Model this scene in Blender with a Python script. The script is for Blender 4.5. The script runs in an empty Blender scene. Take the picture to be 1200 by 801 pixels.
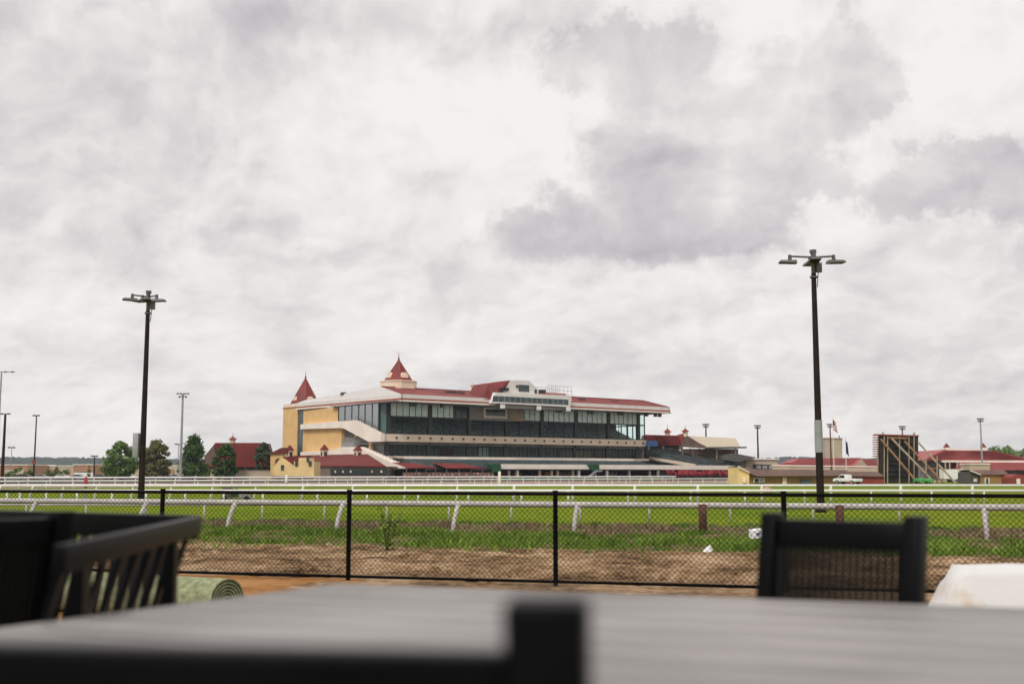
import bpy, math, random
import numpy as np
from mathutils import Vector, Matrix, noise
random.seed(7)
rng = np.random.default_rng(11)
S = bpy.context.scene
COL = S.collection

# ------------------------------------------------------------------ helpers
F = 1333.0; PITCH = math.atan(154.5/F); EYE = 1.6
def ray(x, y):
    a = (x-600)/F; b = (400.5-y)/F; c = math.cos(PITCH); s = math.sin(PITCH)
    return Vector((a, c-b*s, s+b*c))
def at(x, y, Y):                       # point of the place at distance Y
    r = ray(x, y); return Vector((0, 0, EYE)) + r*(Y/r.y)
def gnd(x, y, z=0.0):
    r = ray(x, y); return Vector((0, 0, EYE)) + r*((z-EYE)/r.z)

class MB:
    def __init__(s): s.v = []; s.f = []
    def add(s, vs, fs):
        o = len(s.v); s.v += [tuple(p) for p in vs]; s.f += [tuple(i+o for i in q) for q in fs]; return s
    def box(s, x0, x1, y0, y1, z0, z1):
        return s.add([(x0,y0,z0),(x1,y0,z0),(x1,y1,z0),(x0,y1,z0),(x0,y0,z1),(x1,y0,z1),(x1,y1,z1),(x0,y1,z1)],
            [(0,3,2,1),(4,5,6,7),(0,1,5,4),(1,2,6,5),(2,3,7,6),(3,0,4,7)])
    def bar(s, p, q, w, h=None, up=(0,0,1)):
        p = Vector(p); q = Vector(q); d = (q-p).normalized(); h = h or w; up = Vector(up)
        if abs(d.dot(up)) > .98: up = Vector((0,1,0))
        x = d.cross(up).normalized(); y = x.cross(d).normalized()
        vs = [e + x*(a*w/2) + y*(b*h/2) for e in (p,q) for a,b in ((-1,-1),(1,-1),(1,1),(-1,1))]
        return s.add(vs, [(0,1,2,3),(7,6,5,4),(0,4,5,1),(1,5,6,2),(2,6,7,3),(3,7,4,0)])
    def tube(s, pts, r, n=8, r2=None, cap=True):
        pts = [Vector(p) for p in pts]; m = len(pts); vs = []; fs = []
        for i, p in enumerate(pts):
            d = (pts[min(i+1,m-1)]-pts[max(i-1,0)]).normalized()
            up = Vector((0,0,1)) if abs(d.z) < .95 else Vector((0,1,0))
            x = d.cross(up).normalized(); y = x.cross(d)
            rr = r if r2 is None else r+(r2-r)*i/(m-1)
            for k in range(n):
                a = 2*math.pi*k/n; vs.append(p + x*(rr*math.cos(a)) + y*(rr*math.sin(a)))
        for i in range(m-1):
            for k in range(n): fs.append((i*n+k, i*n+(k+1)%n, (i+1)*n+(k+1)%n, (i+1)*n+k))
        if cap: fs += [tuple(range(n))[::-1], tuple((m-1)*n+k for k in range(n))]
        return s.add(vs, fs)
    def prism(s, pts, off):            # planar outline and its depth
        n = len(pts); off = Vector(off); a = [Vector(p) for p in pts]; b = [p+off for p in a]
        fs = [tuple(range(n)), tuple(range(2*n-1, n-1, -1))]
        for i in range(n): j = (i+1)%n; fs.append((i, n+i, n+j, j))
        return s.add(a+b, fs)
    def cone(s, c, r0, r1, z0, z1, n=8, rot=0.0):
        vs = []; cx, cy = c
        for z, r in ((z0,r0),(z1,r1)):
            for k in range(n):
                a = rot+2*math.pi*k/n; vs.append((cx+r*math.cos(a), cy+r*math.sin(a), z))
        fs = [(k,(k+1)%n,n+(k+1)%n,n+k) for k in range(n)] + [tuple(range(n))[::-1], tuple(range(n,2*n))]
        return s.add(vs, fs)
    def build(s, name, mat, parent=None, smooth=False, origin=None):
        me = bpy.data.meshes.new(name)
        vs = s.v
        if origin is not None: vs = [(p[0]-origin[0], p[1]-origin[1], p[2]-origin[2]) for p in vs]
        me.from_pydata(vs, [], s.f); me.update()
        me.materials.append(mat)
        import bmesh
        bm = bmesh.new(); bm.from_mesh(me); bmesh.ops.recalc_face_normals(bm, faces=bm.faces); bm.to_mesh(me); bm.free()
        if smooth:
            for p in me.polygons: p.use_smooth = True
        o = bpy.data.objects.new(name, me); COL.objects.link(o)
        if parent is not None: o.parent = parent
        return o
def tag(o, label=None, cat=None, group=None, kind=None):
    if label: o['label'] = label
    if cat: o['category'] = cat
    if group: o['group'] = group
    if kind: o['kind'] = kind
    return o
def empty(name, loc, rz, label, cat, group=None):
    o = bpy.data.objects.new(name, None); COL.objects.link(o); o.location = loc; o.rotation_euler = (0,0,rz)
    o.empty_display_size = .2
    return tag(o, label, cat, group)
def dup(o, loc=None, rz=None, label=None, scale=None):
    kids = [c for c in bpy.data.objects if c.parent is o]
    c = o.copy(); COL.objects.link(c)
    if loc is not None: c.location = loc
    if rz is not None: c.rotation_euler = (0,0,rz)
    if scale is not None: c.scale = scale
    if label: c['label'] = label
    for k in kids:
        d = dup(k); d.parent = c
    return c
def bevel(o, w, seg=2):
    m = o.modifiers.new('bevel', 'BEVEL'); m.width = w; m.segments = seg; m.limit_method = 'ANGLE'
    for p in o.data.polygons: p.use_smooth = True
    return o

# ------------------------------------------------------------------ materials
def mat(name, col, rough=.6, var=.12, scale=3.0, bump=0.0, bscale=30.0, metal=0.0, col2=None, detail=5, thresh=(.35,.65), spec=.5, coords='Object', stretch=(1,1,1)):
    m = bpy.data.materials.new(name); m.use_nodes = True
    nt = m.node_tree; N = nt.nodes; L = nt.links
    b = N['Principled BSDF']; b.inputs['Roughness'].default_value = rough; b.inputs['Metallic'].default_value = metal
    b.inputs['Specular IOR Level'].default_value = spec
    tc = N.new('ShaderNodeTexCoord'); mp = N.new('ShaderNodeMapping'); mp.inputs['Scale'].default_value = stretch
    L.new(tc.outputs[coords], mp.inputs['Vector'])
    n = N.new('ShaderNodeTexNoise'); n.inputs['Scale'].default_value = scale; n.inputs['Detail'].default_value = detail
    L.new(mp.outputs[0], n.inputs['Vector'])
    r = N.new('ShaderNodeValToRGB'); r.color_ramp.elements[0].position = thresh[0]; r.color_ramp.elements[1].position = thresh[1]
    if col2 is None:
        c0 = tuple(c*(1-var) for c in col); c1 = tuple(min(1, c*(1+var)) for c in col)
    else: c0, c1 = col, col2
    r.color_ramp.elements[0].color = (*c0,1); r.color_ramp.elements[1].color = (*c1,1)
    L.new(n.outputs['Fac'], r.inputs['Fac']); L.new(r.outputs['Color'], b.inputs['Base Color'])
    if bump:
        n2 = N.new('ShaderNodeTexNoise'); n2.inputs['Scale'].default_value = bscale; n2.inputs['Detail'].default_value = 6
        L.new(mp.outputs[0], n2.inputs['Vector'])
        bp = N.new('ShaderNodeBump'); bp.inputs['Strength'].default_value = bump; bp.inputs['Distance'].default_value = .05
        L.new(n2.outputs['Fac'], bp.inputs['Height']); L.new(bp.outputs[0], b.inputs['Normal'])
    return m
def ground_mat(name, stops, scale, scale2, bump=.5, bscale=20, stretch=(1,1,1)):
    """several earth or grass tones mixed by coarse and fine noise"""
    m = bpy.data.materials.new(name); m.use_nodes = True
    nt = m.node_tree; N = nt.nodes; L = nt.links; b = N['Principled BSDF']; b.inputs['Roughness'].default_value = .95
    b.inputs['Specular IOR Level'].default_value = .02
    tc = N.new('ShaderNodeTexCoord'); mp = N.new('ShaderNodeMapping'); mp.inputs['Scale'].default_value = stretch
    L.new(tc.outputs['Object'], mp.inputs['Vector'])
    a = N.new('ShaderNodeTexNoise'); a.inputs['Scale'].default_value = scale; a.inputs['Detail'].default_value = 6
    c = N.new('ShaderNodeTexNoise'); c.inputs['Scale'].default_value = scale2; c.inputs['Detail'].default_value = 8; c.inputs['Roughness'].default_value = .7
    for q in (a,c): L.new(mp.outputs[0], q.inputs['Vector'])
    mx = N.new('ShaderNodeMath'); mx.operation = 'MULTIPLY_ADD'; mx.inputs[1].default_value = .5
    m2 = N.new('ShaderNodeMath'); m2.operation = 'MULTIPLY'; m2.inputs[1].default_value = .5
    L.new(c.outputs['Fac'], m2.inputs[0]); L.new(a.outputs['Fac'], mx.inputs[0]); L.new(m2.outputs[0], mx.inputs[2])
    r = N.new('ShaderNodeValToRGB'); e = r.color_ramp.elements
    while len(e) < len(stops): e.new(.5)
    for i,(p,cc) in enumerate(stops): e[i].position = p; e[i].color = (*cc,1)
    L.new(mx.outputs[0], r.inputs['Fac']); L.new(r.outputs['Color'], b.inputs['Base Color'])
    bp = N.new('ShaderNodeBump'); bp.inputs['Strength'].default_value = bump; bp.inputs['Distance'].default_value = .08
    n2 = N.new('ShaderNodeTexNoise'); n2.inputs['Scale'].default_value = bscale; n2.inputs['Detail'].default_value = 8
    L.new(mp.outputs[0], n2.inputs['Vector']); L.new(n2.outputs['Fac'], bp.inputs['Height']); L.new(bp.outputs[0], b.inputs['Normal'])
    return m
def glass_mat(name, tint, gloss, rough=.03, refl=(.9,.95,.95)):
    m = bpy.data.materials.new(name); m.use_nodes = True
    nt = m.node_tree; N = nt.nodes; L = nt.links; N.remove(N['Principled BSDF'])
    t = N.new('ShaderNodeBsdfTransparent'); t.inputs[0].default_value = (*tint,1)
    g = N.new('ShaderNodeBsdfGlossy'); g.inputs['Color'].default_value = (*refl,1); g.inputs['Roughness'].default_value = rough
    lw = N.new('ShaderNodeLayerWeight'); lw.inputs['Blend'].default_value = gloss
    nz = N.new('ShaderNodeTexNoise'); nz.inputs['Scale'].default_value = .25; tc = N.new('ShaderNodeTexCoord'); L.new(tc.outputs['Object'], nz.inputs['Vector'])
    bp = N.new('ShaderNodeBump'); bp.inputs['Strength'].default_value = .05; L.new(nz.outputs['Fac'], bp.inputs['Height']); L.new(bp.outputs[0], g.inputs['Normal'])
    mx = N.new('ShaderNodeMixShader'); L.new(lw.outputs['Fresnel'], mx.inputs[0]); L.new(t.outputs[0], mx.inputs[1]); L.new(g.outputs[0], mx.inputs[2])
    L.new(mx.outputs[0], N['Material Output'].inputs[0]); return m
M = {}
M['black'] = mat('black_powder_coat', (.0035,.0035,.0042), .34, .25, 6, .12, 180, spec=.06)
M['table'] = mat('grey_table_slat', (.235,.222,.217), .48, .18, 1.6, .1, 60, spec=.12)
M['tableglint'] = mat('painted_edge_glint', (.33,.318,.313), .45, .12, 3, spec=.15)  # lighter grey stands in for light caught on the plank edges
M['vinyl'] = mat('black_vinyl', (.003,.003,.0033), .5, .3, 5, spec=.06)
M['white'] = mat('white_paint', (.74,.73,.72), .45, .06, 4)
M['whiterail'] = mat('weathered_white_rail', (.43,.40,.385), .55, .14, 2.5, .1, 40)
M['brownwood'] = mat('brown_post', (.09,.035,.022), .8, .3, 6, .4, 40)
M['pole'] = mat('brown_pole', (.017,.0095,.008), .7, .35, 2, spec=.2)
M['steel'] = mat('galvanised_steel', (.30,.31,.32), .45, .15, 2, metal=.3)
M['darksteel'] = mat('dark_steel', (.05,.05,.052), .5, .2, 2)
M['lampgrey'] = mat('lamp_grey', (.085,.08,.078), .5, .2, 4)
M['lens'] = mat('lamp_lens', (.035,.03,.022), .6, .2, 6, spec=.1)
M['turf'] = mat('turf_roll', (.245,.27,.15), .95, .28, 14, .5, 120)
M['turfdark'] = mat('turf_roll_inner', (.05,.085,.03), .95, .3, 40, .5, 90)
M['barrier'] = mat('white_stained_concrete', (.46,.36,.26), .85, 0, 2.6, .12, 14, col2=(.57,.565,.565), thresh=(.32,.44))
M['litter'] = mat('white_paper', (.75,.74,.76), .7, .06, 9)
M['purple'] = mat('purple_print', (.12,.08,.3), .7, .1, 9)
M['tan'] = mat('tan_cloth', (.42,.26,.16), .9, .3, 6)
# grandstand
M['yellow'] = mat('ochre_stucco', (.66,.43,.185), .9, .07, .35, .2, 4)
M['yellow2'] = mat('yellow_stucco', (.74,.54,.25), .9, .08, .4, .2, 4)
M['cream'] = mat('cream_stucco', (.74,.60,.47), .9, .06, .3)
M['palecream'] = mat('pale_cream_concrete', (.78,.70,.62), .9, .06, .3)
M['membrane'] = mat('grey_roof_membrane', (.47,.45,.435), .85, .06, .15, stretch=(1,.2,1))
M['redroof'] = mat('red_metal_roof', (.155,.024,.022), .55, .18, .25, spec=.25)
M['redroof2'] = mat('faded_red_roof', (.215,.045,.043), .6, .2, .2, spec=.25)
M['redroof3'] = mat('sun_faded_red_roof', (.31,.085,.085), .65, .18, .2, spec=.25)
M['redtrim'] = mat('red_trim', (.30,.055,.03), .6, .1, .5, spec=.25)
M['whitewall'] = mat('white_panel', (.66,.64,.61), .7, .05, .4)
M['greywall'] = mat('grey_panel', (.27,.25,.235), .8, .08, .4)
M['tanwall'] = mat('tan_panel', (.40,.31,.235), .85, .08, .4)
M['darkframe'] = mat('dark_mullion', (.018,.024,.024), .5, .2, 1)
M['glass'] = glass_mat('dark_glass', (.80,.87,.88), .16, refl=(.55,.65,.68))
M['glassg'] = glass_mat('green_glass', (.82,.93,.91), .42, refl=(.75,.86,.84))
M['paneteal'] = mat('pale_teal_glazing', (.64,.80,.76), .15, .12, .6)
M['glassside'] = glass_mat('side_glass', (.8,.88,.87), .78, refl=(.86,.92,.92))
M['clearglass'] = glass_mat('clear_end_glass', (.93,.985,.975), .10, refl=(.7,.8,.8))
M['cornerteal'] = mat('corner_teal_glazing', (.07,.135,.13), .15, .15, .5)
M['panedark'] = mat('dark_teal_glazing', (.03,.05,.052), .12, .4, .5)
M['interior'] = mat('dim_interior', (.20,.195,.18), .9, .2, .6)
M['tier'] = mat('seating_tier', (.10,.11,.11), .9, 0, 1.1, stretch=(1,1,5), col2=(.36,.34,.30), thresh=(.4,.62))
M['seat'] = mat('grey_green_seating', (.075,.10,.105), .8, .3, .6)
M['asphalt'] = mat('dark_base', (.06,.055,.05), .9, .2, .5)
M['brick'] = mat('brown_block', (.17,.13,.105), .9, .25, .8)
M['wood'] = mat('orange_timber', (.34,.17,.075), .8, .25, 1.2)
M['blue'] = mat('blue_sign', (.04,.13,.33), .6, .1, 2)
M['redseat'] = mat('red_seat', (.27,.018,.022), .6, .2, 1)
M['green'] = mat('green_paint', (.03,.16,.07), .6, .15, 1)
M['brightgreen'] = mat('bright_green_paint', (.06,.32,.08), .5, .15, 1)
M['mustard'] = mat('mustard_siding', (.33,.19,.065), .85, .12, .8)
M['mauveroof'] = mat('mauve_shingles', (.22,.14,.135), .9, .12, .5)
M['redbarn'] = mat('red_siding', (.24,.045,.035), .85, .12, .8)
M['beige'] = mat('beige_block', (.44,.36,.27), .9, .08, .3)
M['tent'] = mat('cream_tent_roof', (.72,.62,.49), .8, .04, .2)
M['browngable'] = mat('brown_gable', (.13,.085,.065), .9, .2, .5)
M['timberframe'] = mat('raw_timber', (.25,.13,.06), .85, .2, 1)
M['paletimber'] = mat('pale_timber', (.32,.26,.185), .85, .2, 1)
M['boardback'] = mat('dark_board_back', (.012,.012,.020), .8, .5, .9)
M['brownboard'] = mat('brown_board', (.030,.023,.019), .85, .3, .7)
M['bark'] = mat('bark', (.07,.05,.04), .95, .3, 2)
M['hill'] = mat('wooded_hill', (.014,.026,.020), .95, .6, .03)
M['warehouse'] = mat('pale_warehouse', (.48,.40,.32), .9, .08, .05)
M['terracotta'] = mat('terracotta_wall', (.36,.185,.105), .9, .12, .1)
M['carwhite'] = mat('white_car_paint', (.72,.72,.72), .25, .03, 2)
M['cargrey'] = mat('grey_car_paint', (.22,.23,.25), .25, .05, 2)
M['cardark'] = mat('dark_car_paint', (.02,.022,.03), .25, .05, 2)
M['carred'] = mat('red_car_paint', (.35,.03,.03), .25, .05, 2)
M['carglass'] = mat('car_glass', (.015,.018,.02), .08, .1, 3)
M['tyre'] = mat('tyre_rubber', (.012,.012,.012), .9, .2, 6)
M['flagred'] = mat('flag_red', (.38,.02,.03), .8, .1, 3)
M['flagblue'] = mat('flag_blue', (.015,.02,.09), .8, .1, 3)
M['yellowp'] = mat('yellow_plastic', (.6,.38,.03), .6, .1, 2)
M['deck'] = mat('patio_concrete', (.33,.31,.29), .9, .1, 1.5, .3, 30)
def leafmat(name, a, b):
    m = mat(name, a, .75, 0, .9, col2=b, thresh=(.3,.7)); m.node_tree.nodes['Principled BSDF'].inputs['Specular IOR Level'].default_value = .15
    return m
M['leaf1'] = leafmat('leaf_mid', (.068,.13,.028), (.155,.235,.055))
M['leaf2'] = leafmat('leaf_dark', (.032,.072,.022), (.085,.15,.04))
M['leaf3'] = leafmat('leaf_bronze', (.10,.105,.04), (.19,.19,.075))
M['leaf4'] = leafmat('leaf_blue', (.03,.055,.03), (.085,.12,.06))
M['tuft'] = leafmat('grass_blade', (.07,.145,.02), (.22,.31,.05))
M['dry'] = leafmat('dry_blade', (.16,.115,.07), (.30,.23,.14))
M['grass'] = ground_mat('infield_grass', [(.38,(.062,.108,.009)),(.47,(.115,.168,.010)),(.54,(.168,.205,.016)),(.62,(.092,.142,.011))], .07, 1.0, 1.0, 5)
M['dirt'] = ground_mat('bare_dirt', [(.38,(.038,.023,.013)),(.45,(.145,.092,.050)),(.52,(.26,.168,.095)),(.61,(.42,.30,.19))], .7, 5.5, 1.0, 7)
M['drystrip'] = ground_mat('dry_verge', [(.34,(.09,.065,.04)),(.45,(.17,.125,.08)),(.53,(.12,.14,.03)),(.62,(.22,.17,.11))], .4, 2.5, 1, 8)
M['verge'] = ground_mat('green_verge', [(.36,(.03,.055,.008)),(.44,(.07,.115,.012)),(.50,(.12,.10,.045)),(.60,(.19,.135,.08))], .5, 3.5, 1, 8)
M['clay'] = ground_mat('orange_sand', [(.38,(.20,.095,.038)),(.5,(.33,.165,.065)),(.62,(.40,.23,.11))], .8, 5, .6, 18)
M['track'] = ground_mat('track_sand', [(.28,(.20,.15,.125)),(.5,(.28,.21,.175)),(.7,(.34,.26,.22))], .08, .6, .5, 4)
M['lot'] = ground_mat('parking_asphalt', [(.3,(.045,.045,.045)),(.6,(.07,.07,.07)),(.8,(.09,.088,.085))], .05, .8, .3, 4)

# ------------------------------------------------------------------ camera
cam = bpy.data.objects.new('camera', bpy.data.cameras.new('camera')); COL.objects.link(cam)
cam.location = (0,0,EYE); cam.rotation_euler = (math.pi/2+PITCH, 0, 0)
cam.data.lens = 40.0; cam.data.sensor_width = 36; cam.data.clip_start = .05; cam.data.clip_end = 20000
cam.data.dof.use_dof = True; cam.data.dof.focus_distance = 45; cam.data.dof.aperture_fstop = 2.0; cam.data.dof.aperture_blades = 0
S.camera = cam

# ------------------------------------------------------------------ ground in fence coordinates
FD = Vector((.9640,-.2659,0)); FN = Vector((.2659,.9640,0)); F0 = Vector((.02,16.80,0))
def fp(t, s, z=0): return F0 + FD*t + FN*s + Vector((0,0,z))
def sheet(name, pts, z, m):
    b = MB(); b.add([(p[0],p[1],z) for p in pts], [tuple(range(len(pts)))]); o = b.build(name, m); return tag(o, kind='structure')
sheet('ground', [(-4500,-200),(4500,-200),(4500,5200),(-4500,5200)], 0, M['grass'])
def bumpy(name, t0, t1, s0, s1, step, amp, z0, m, wob=(0,0), freq=.7):
    nt_ = int((t1-t0)/step); ns_ = max(2, int((s1-s0)/step)); vs = []; fs = []
    for j in range(ns_+1):
        for i in range(nt_+1):
            t = t0+(t1-t0)*i/nt_; s = s0+(s1-s0)*j/ns_
            e = min(j, ns_-j)/max(1, ns_*.22); e = min(1, e)**1.5
            w = 0
            if j == 0: w = wob[0]*noise.noise((t*.6, 3.1, 0))+wob[0]*.6*noise.noise((t*2.1,1.1,0))
            if j == ns_: w = wob[1]*noise.noise((t*.6, 7.7, 0))+wob[1]*.6*noise.noise((t*2.1,5.1,0))
            h = noise.fractal((t*freq, s*freq, 4.2), .8, 2.1, 5)
            vs.append(tuple(fp(t, s+w, z0 + e*amp*max(-.6, h)*.5 + e*amp*.35)))
    for j in range(ns_):
        for i in range(nt_): k = j*(nt_+1)+i; fs.append((k,k+1,k+nt_+2,k+nt_+1))
    b = MB(); b.add(vs, fs); o = b.build(name, m, smooth=True); return tag(o, kind='structure')
bumpy('dirt_strip', -26, 22, .1, 8.2, .13, .19, .004, M['dirt'], (0,0), .9)
bumpy('green_verge', -30, 26, 7.0, 13.8, .2, .14, .030, M['verge'], (2.4,.8))
bumpy('dry_verge', -36, 30, 13.2, 17.6, .25, .10, .022, M['drystrip'], (.3,.8))
bumpy('sand_path', -24, -2.4, -9.5, .25, .3, .05, .008, M['clay'])
bumpy('dirt_path', -2.9, 22, -9.5, .25, .25, .06, .007, M['dirt'], (0,0), .9)
# patio the furniture stands on
DZ = .50
b = MB(); b.box(-6,6,-3,5.6,0.0,DZ); tag(b.build('patio', M['deck']), kind='structure')

# ------------------------------------------------------------------ grandstand frame
U = Vector((.795,.606,0)).normalized(); V = Vector((-U.y,U.x,0))
P0 = at(445,562,280); P0.z = 0
TH = math.atan2(U.y,U.x)
def gw(u, v, z=0): return P0 + U*u + V*v + Vector((0,0,z))
def GV(x, y, c):
    r = ray(x,y); t = ((P0-Vector((0,0,EYE))).dot(V)+c)/r.dot(V); p = Vector((0,0,EYE))+r*t
    return Vector(((p-P0).dot(U), c, p.z))
def GU(x, y, c):
    r = ray(x,y); t = ((P0-Vector((0,0,EYE))).dot(U)+c)/r.dot(U); p = Vector((0,0,EYE))+r*t
    return Vector((c, (p-P0).dot(V), p.z))
def quad_ground(name, uv, z, m): sheet(name, [gw(a,c) for a,c in uv], z, m)
quad_ground('dirt_track', [(-260,-106),(330,-106),(330,-42),(-260,-42)], .006, M['track'])
quad_ground('apron_pavement', [(-260,-42),(210,-42),(210,120),(-260,120)], .010, M['lot'])
sheet('parking_lot', [(-420,330),(-85,330),(-70,640),(-600,640)], .014, M['lot'])

# ------------------------------------------------------------------ THE GRANDSTAND
G = empty('grandstand', P0, TH, 'large multi-storey grandstand with ochre walls, dark glass front and red and grey roof', 'grandstand')
def gp(mb, name, m, parent=None, **k): return mb.build(name, m, parent or G, **k)
L_ = 90.0; EV = -8.0; DV = 30.0
# floors, back and interior
b = MB(); b.box(.4,L_,.5,44,8.9,9.5); b.box(.4,L_,.4,21,9.6,10.9); gp(b,'floor_slab',M['interior'])
b = MB(); b.box(1,L_-.5,24,24.6,0,19.4); b.box(1,9,23,23.9,0,19); gp(b,'back_wall',M['interior'])
b = MB()
for i in range(14):
    v0 = 1.8+i*1.05; b.box(1.5,L_-2.0,v0,v0+1.05,10.9,11.35+i*.42)
gp(b,'seating_tier',M['tier'])
b = MB(); b.box(-1.0,L_+3,-7.6,24,19.02,19.3); gp(b,'soffit',M['greywall'])
# ochre side walls
b = MB(); b.box(0,.4,21.4,41.2,15.0,19.0); b.box(0,.4,19.6,41.2,0,13.6); b.box(.4,1.0,19.6,44,0,19.0); gp(b,'side_wall',M['yellow'])
for q in ((.5,6,19.4,19.6,0,13.5),(.6,1.2,12.5,14.0,5.5,13.5),(.2,.9,4.8,5.8,5.5,9.6)):
    b = MB(); b.box(*q); gp(b,'stair_pier',M['yellow'])
b = MB(); b.box(1.2,1.5,.5,19.4,5,13.5); gp(b,'stairwell_wall',M['interior'])
b = MB(); b.box(.25,.9,41.2,44.6,0,19.0); gp(b,'stair_window',M['panedark'])
b = MB(); b.box(L_-1,L_,13,24,0,19.0); gp(b,'end_wall',M['tanwall'])
# tower one
b = MB(); b.box(0,9,44.7,53.7,0,19.9); gp(b,'tower_wall',M['yellow'])
b = MB(); b.box(-.12,9.12,44.6,53.82,19.9,20.15); cp = gp(b,'cornice',M['redtrim'])
b = MB(); b.box(-.05,9.05,44.65,53.75,20.15,21.1); gp(b,'parapet',M['cream'])
def spire(cu, cv, z0, z1, r, hips=8):
    b = MB(); b.cone((cu,cv), r, .12, z0, z1, hips, math.pi/hips); s = gp(b,'spire',M['redroof'])
    b = MB()
    for k in range(hips):
        a = math.pi/hips+2*math.pi*k/hips
        b.bar((cu+r*math.cos(a),cv+r*math.sin(a),z0+.02),(cu,cv,z1),.16)
    b.build('hip_seam',M['redtrim'],s)
    b = MB(); b.tube([(cu,cv,z1-.2),(cu,cv,z1+1.9)],.14,6,.03); b.cone((cu,cv),.3,.3,z1,z1+.3,6); b.build('finial',M['redroof'],s)
    for k in range(4):
        a = -math.pi/2+k*math.pi/2; d = Vector((math.cos(a),math.sin(a),0)); n = Vector((-d.y,d.x,0))
        c0 = Vector((cu,cv,0))+d*(r*.80)
        pts = []
        for j in range(9):
            t = math.pi*j/8; pts.append(c0+n*(1.05*math.cos(t))+Vector((0,0,z0+1.1+1.05*math.sin(t))))
        pts = [c0+n*1.05+Vector((0,0,z0))]+pts+[c0-n*1.05+Vector((0,0,z0))]
        b = MB(); b.prism(pts, -d*2.2); b.build('dormer',M['cream'],s)
    return s
spire(4.5,49.2,21.1,28.7,4.1)
# turret two
tc = GV(467,455,8.0)
b = MB(); b.cone((tc.x,tc.y),4.75,4.75,23.2,25.0,8,math.pi/8); gp(b,'turret_drum',M['cream'])
b = MB(); b.cone((tc.x,tc.y),4.95,4.95,25.0,25.3,8,math.pi/8); gp(b,'turret_cornice',M['cream'])
spire(tc.x,tc.y,25.3,31.0,3.7)
# roof
R0 = GV(447,453,5); R1 = GV(754,469.5,5)
e0 = GV(470,468,EV); e1 = GV(785,484,EV)
EU0 = e0.x; EU1 = e1.x
zs = [19.0,19.45,19.8,20.75]
def ring(z0,z1,out,name,m):
    b = MB()
    # front fascia, left fascia, right fascia as mitred strips
    b.prism([(EU0-out,EV-out,z0),(EU1+out,EV-out,z0),(EU1+out,EV-out,z1),(EU0-out,EV-out,z1)],(0,.5,0))
    b.prism([(EU0-out,EV-out,z0),(EU0-out-LS*1.0,44.4,z0+.25),(EU0-out-LS,44.4,z1+.25),(EU0-out,EV-out,z1)],(.5,0,0))
    b.prism([(EU1+out,EV-out,z0),(EU1+out,24,z0),(EU1+out,24,z1),(EU1+out,EV-out,z1)],(-.5,0,0))
    gp(b,name,m)
LS = EU0+.6
ring(19.0,19.45,.06,'fascia',M['palecream']); ring(19.45,19.8,.10,'fascia_stripe',M['redtrim']); ring(19.8,20.75,.0,'gutter_band',M['whitewall'])
b = MB()
b.add([(EU0,EV,20.75),(-.6,44.4,21.0),(2.0,44.4,22.0),(R0.x,5,R0.z)],[(0,1,2,3)])
b.add([(-.6,44.4,21.0),(2.0,44.4,22.0),(2.0,44.4,19.2),(-.6,44.4,19.2)],[(0,1,2,3)])
gp(b,'grey_hip_roof',M['membrane'])
b = MB(); b.box(2.0,3.2,22.8,24.2,22.2,23.0); gp(b,'roof_vent',M['darksteel'])
b = MB()
b.add([(EU0+.3,EV+.4,20.75),(EU1-.3,EV+.4,20.75),(R1.x,5,R1.z),(R0.x,5,R0.z)],[(0,1,2,3)])
b.add([(EU1-.3,EV+.4,20.75),(EU1-.3,24,20.6),(R1.x,5,R1.z)],[(0,1,2)])
rr = gp(b,'red_roof',M['redroof2'])
b = MB(); b.add([(R0.x,5,R0.z),(R1.x,5,R1.z),(EU1-.3,24,20.6),(2,44.4,22)],[(0,1,2,3)]); gp(b,'rear_roof',M['membrane'])
b = MB(); b.bar((R0.x,5,R0.z+.05),(R1.x,5,R1.z+.05),.5,.3); b.bar((R1.x,5,R1.z+.05),(EU1-.3,EV+.4,20.85),.4,.25); b.build('ridge_cap',M['redroof'],rr)
b = MB()
for k in range(60):
    t = (k+.5)/60; a = Vector((EU0+.3+(EU1-EU0-.6)*t,EV+.4,20.79)); c = Vector((R0.x+(R1.x-R0.x)*t,5,R0.z+.03)); b.bar(a,c,.09,.09)
b.build('roof_seam',M['redroof2'],rr)
for x,y in ((527,461),(538,462),(680,469.5),(718,472)):
    p = GV(x,y,0); b = MB(); b.box(p.x-1.1,p.x+1.1,-1,2,21.6,p.z+.6); gp(b,'roof_hatch',M['darksteel'])
p = GV(552,455,5); b = MB(); b.tube([(p.x,5,23.2),(p.x,5,25)],.35,8); b.cone((p.x,5),.6,.6,25,25.6,8); gp(b,'roof_vent',M['palecream'])
p = GV(770,477,0); b = MB(); b.box(p.x-3,p.x+5,2,8,20.6,21.4); gp(b,'roof_equipment',M['darksteel'])
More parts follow.
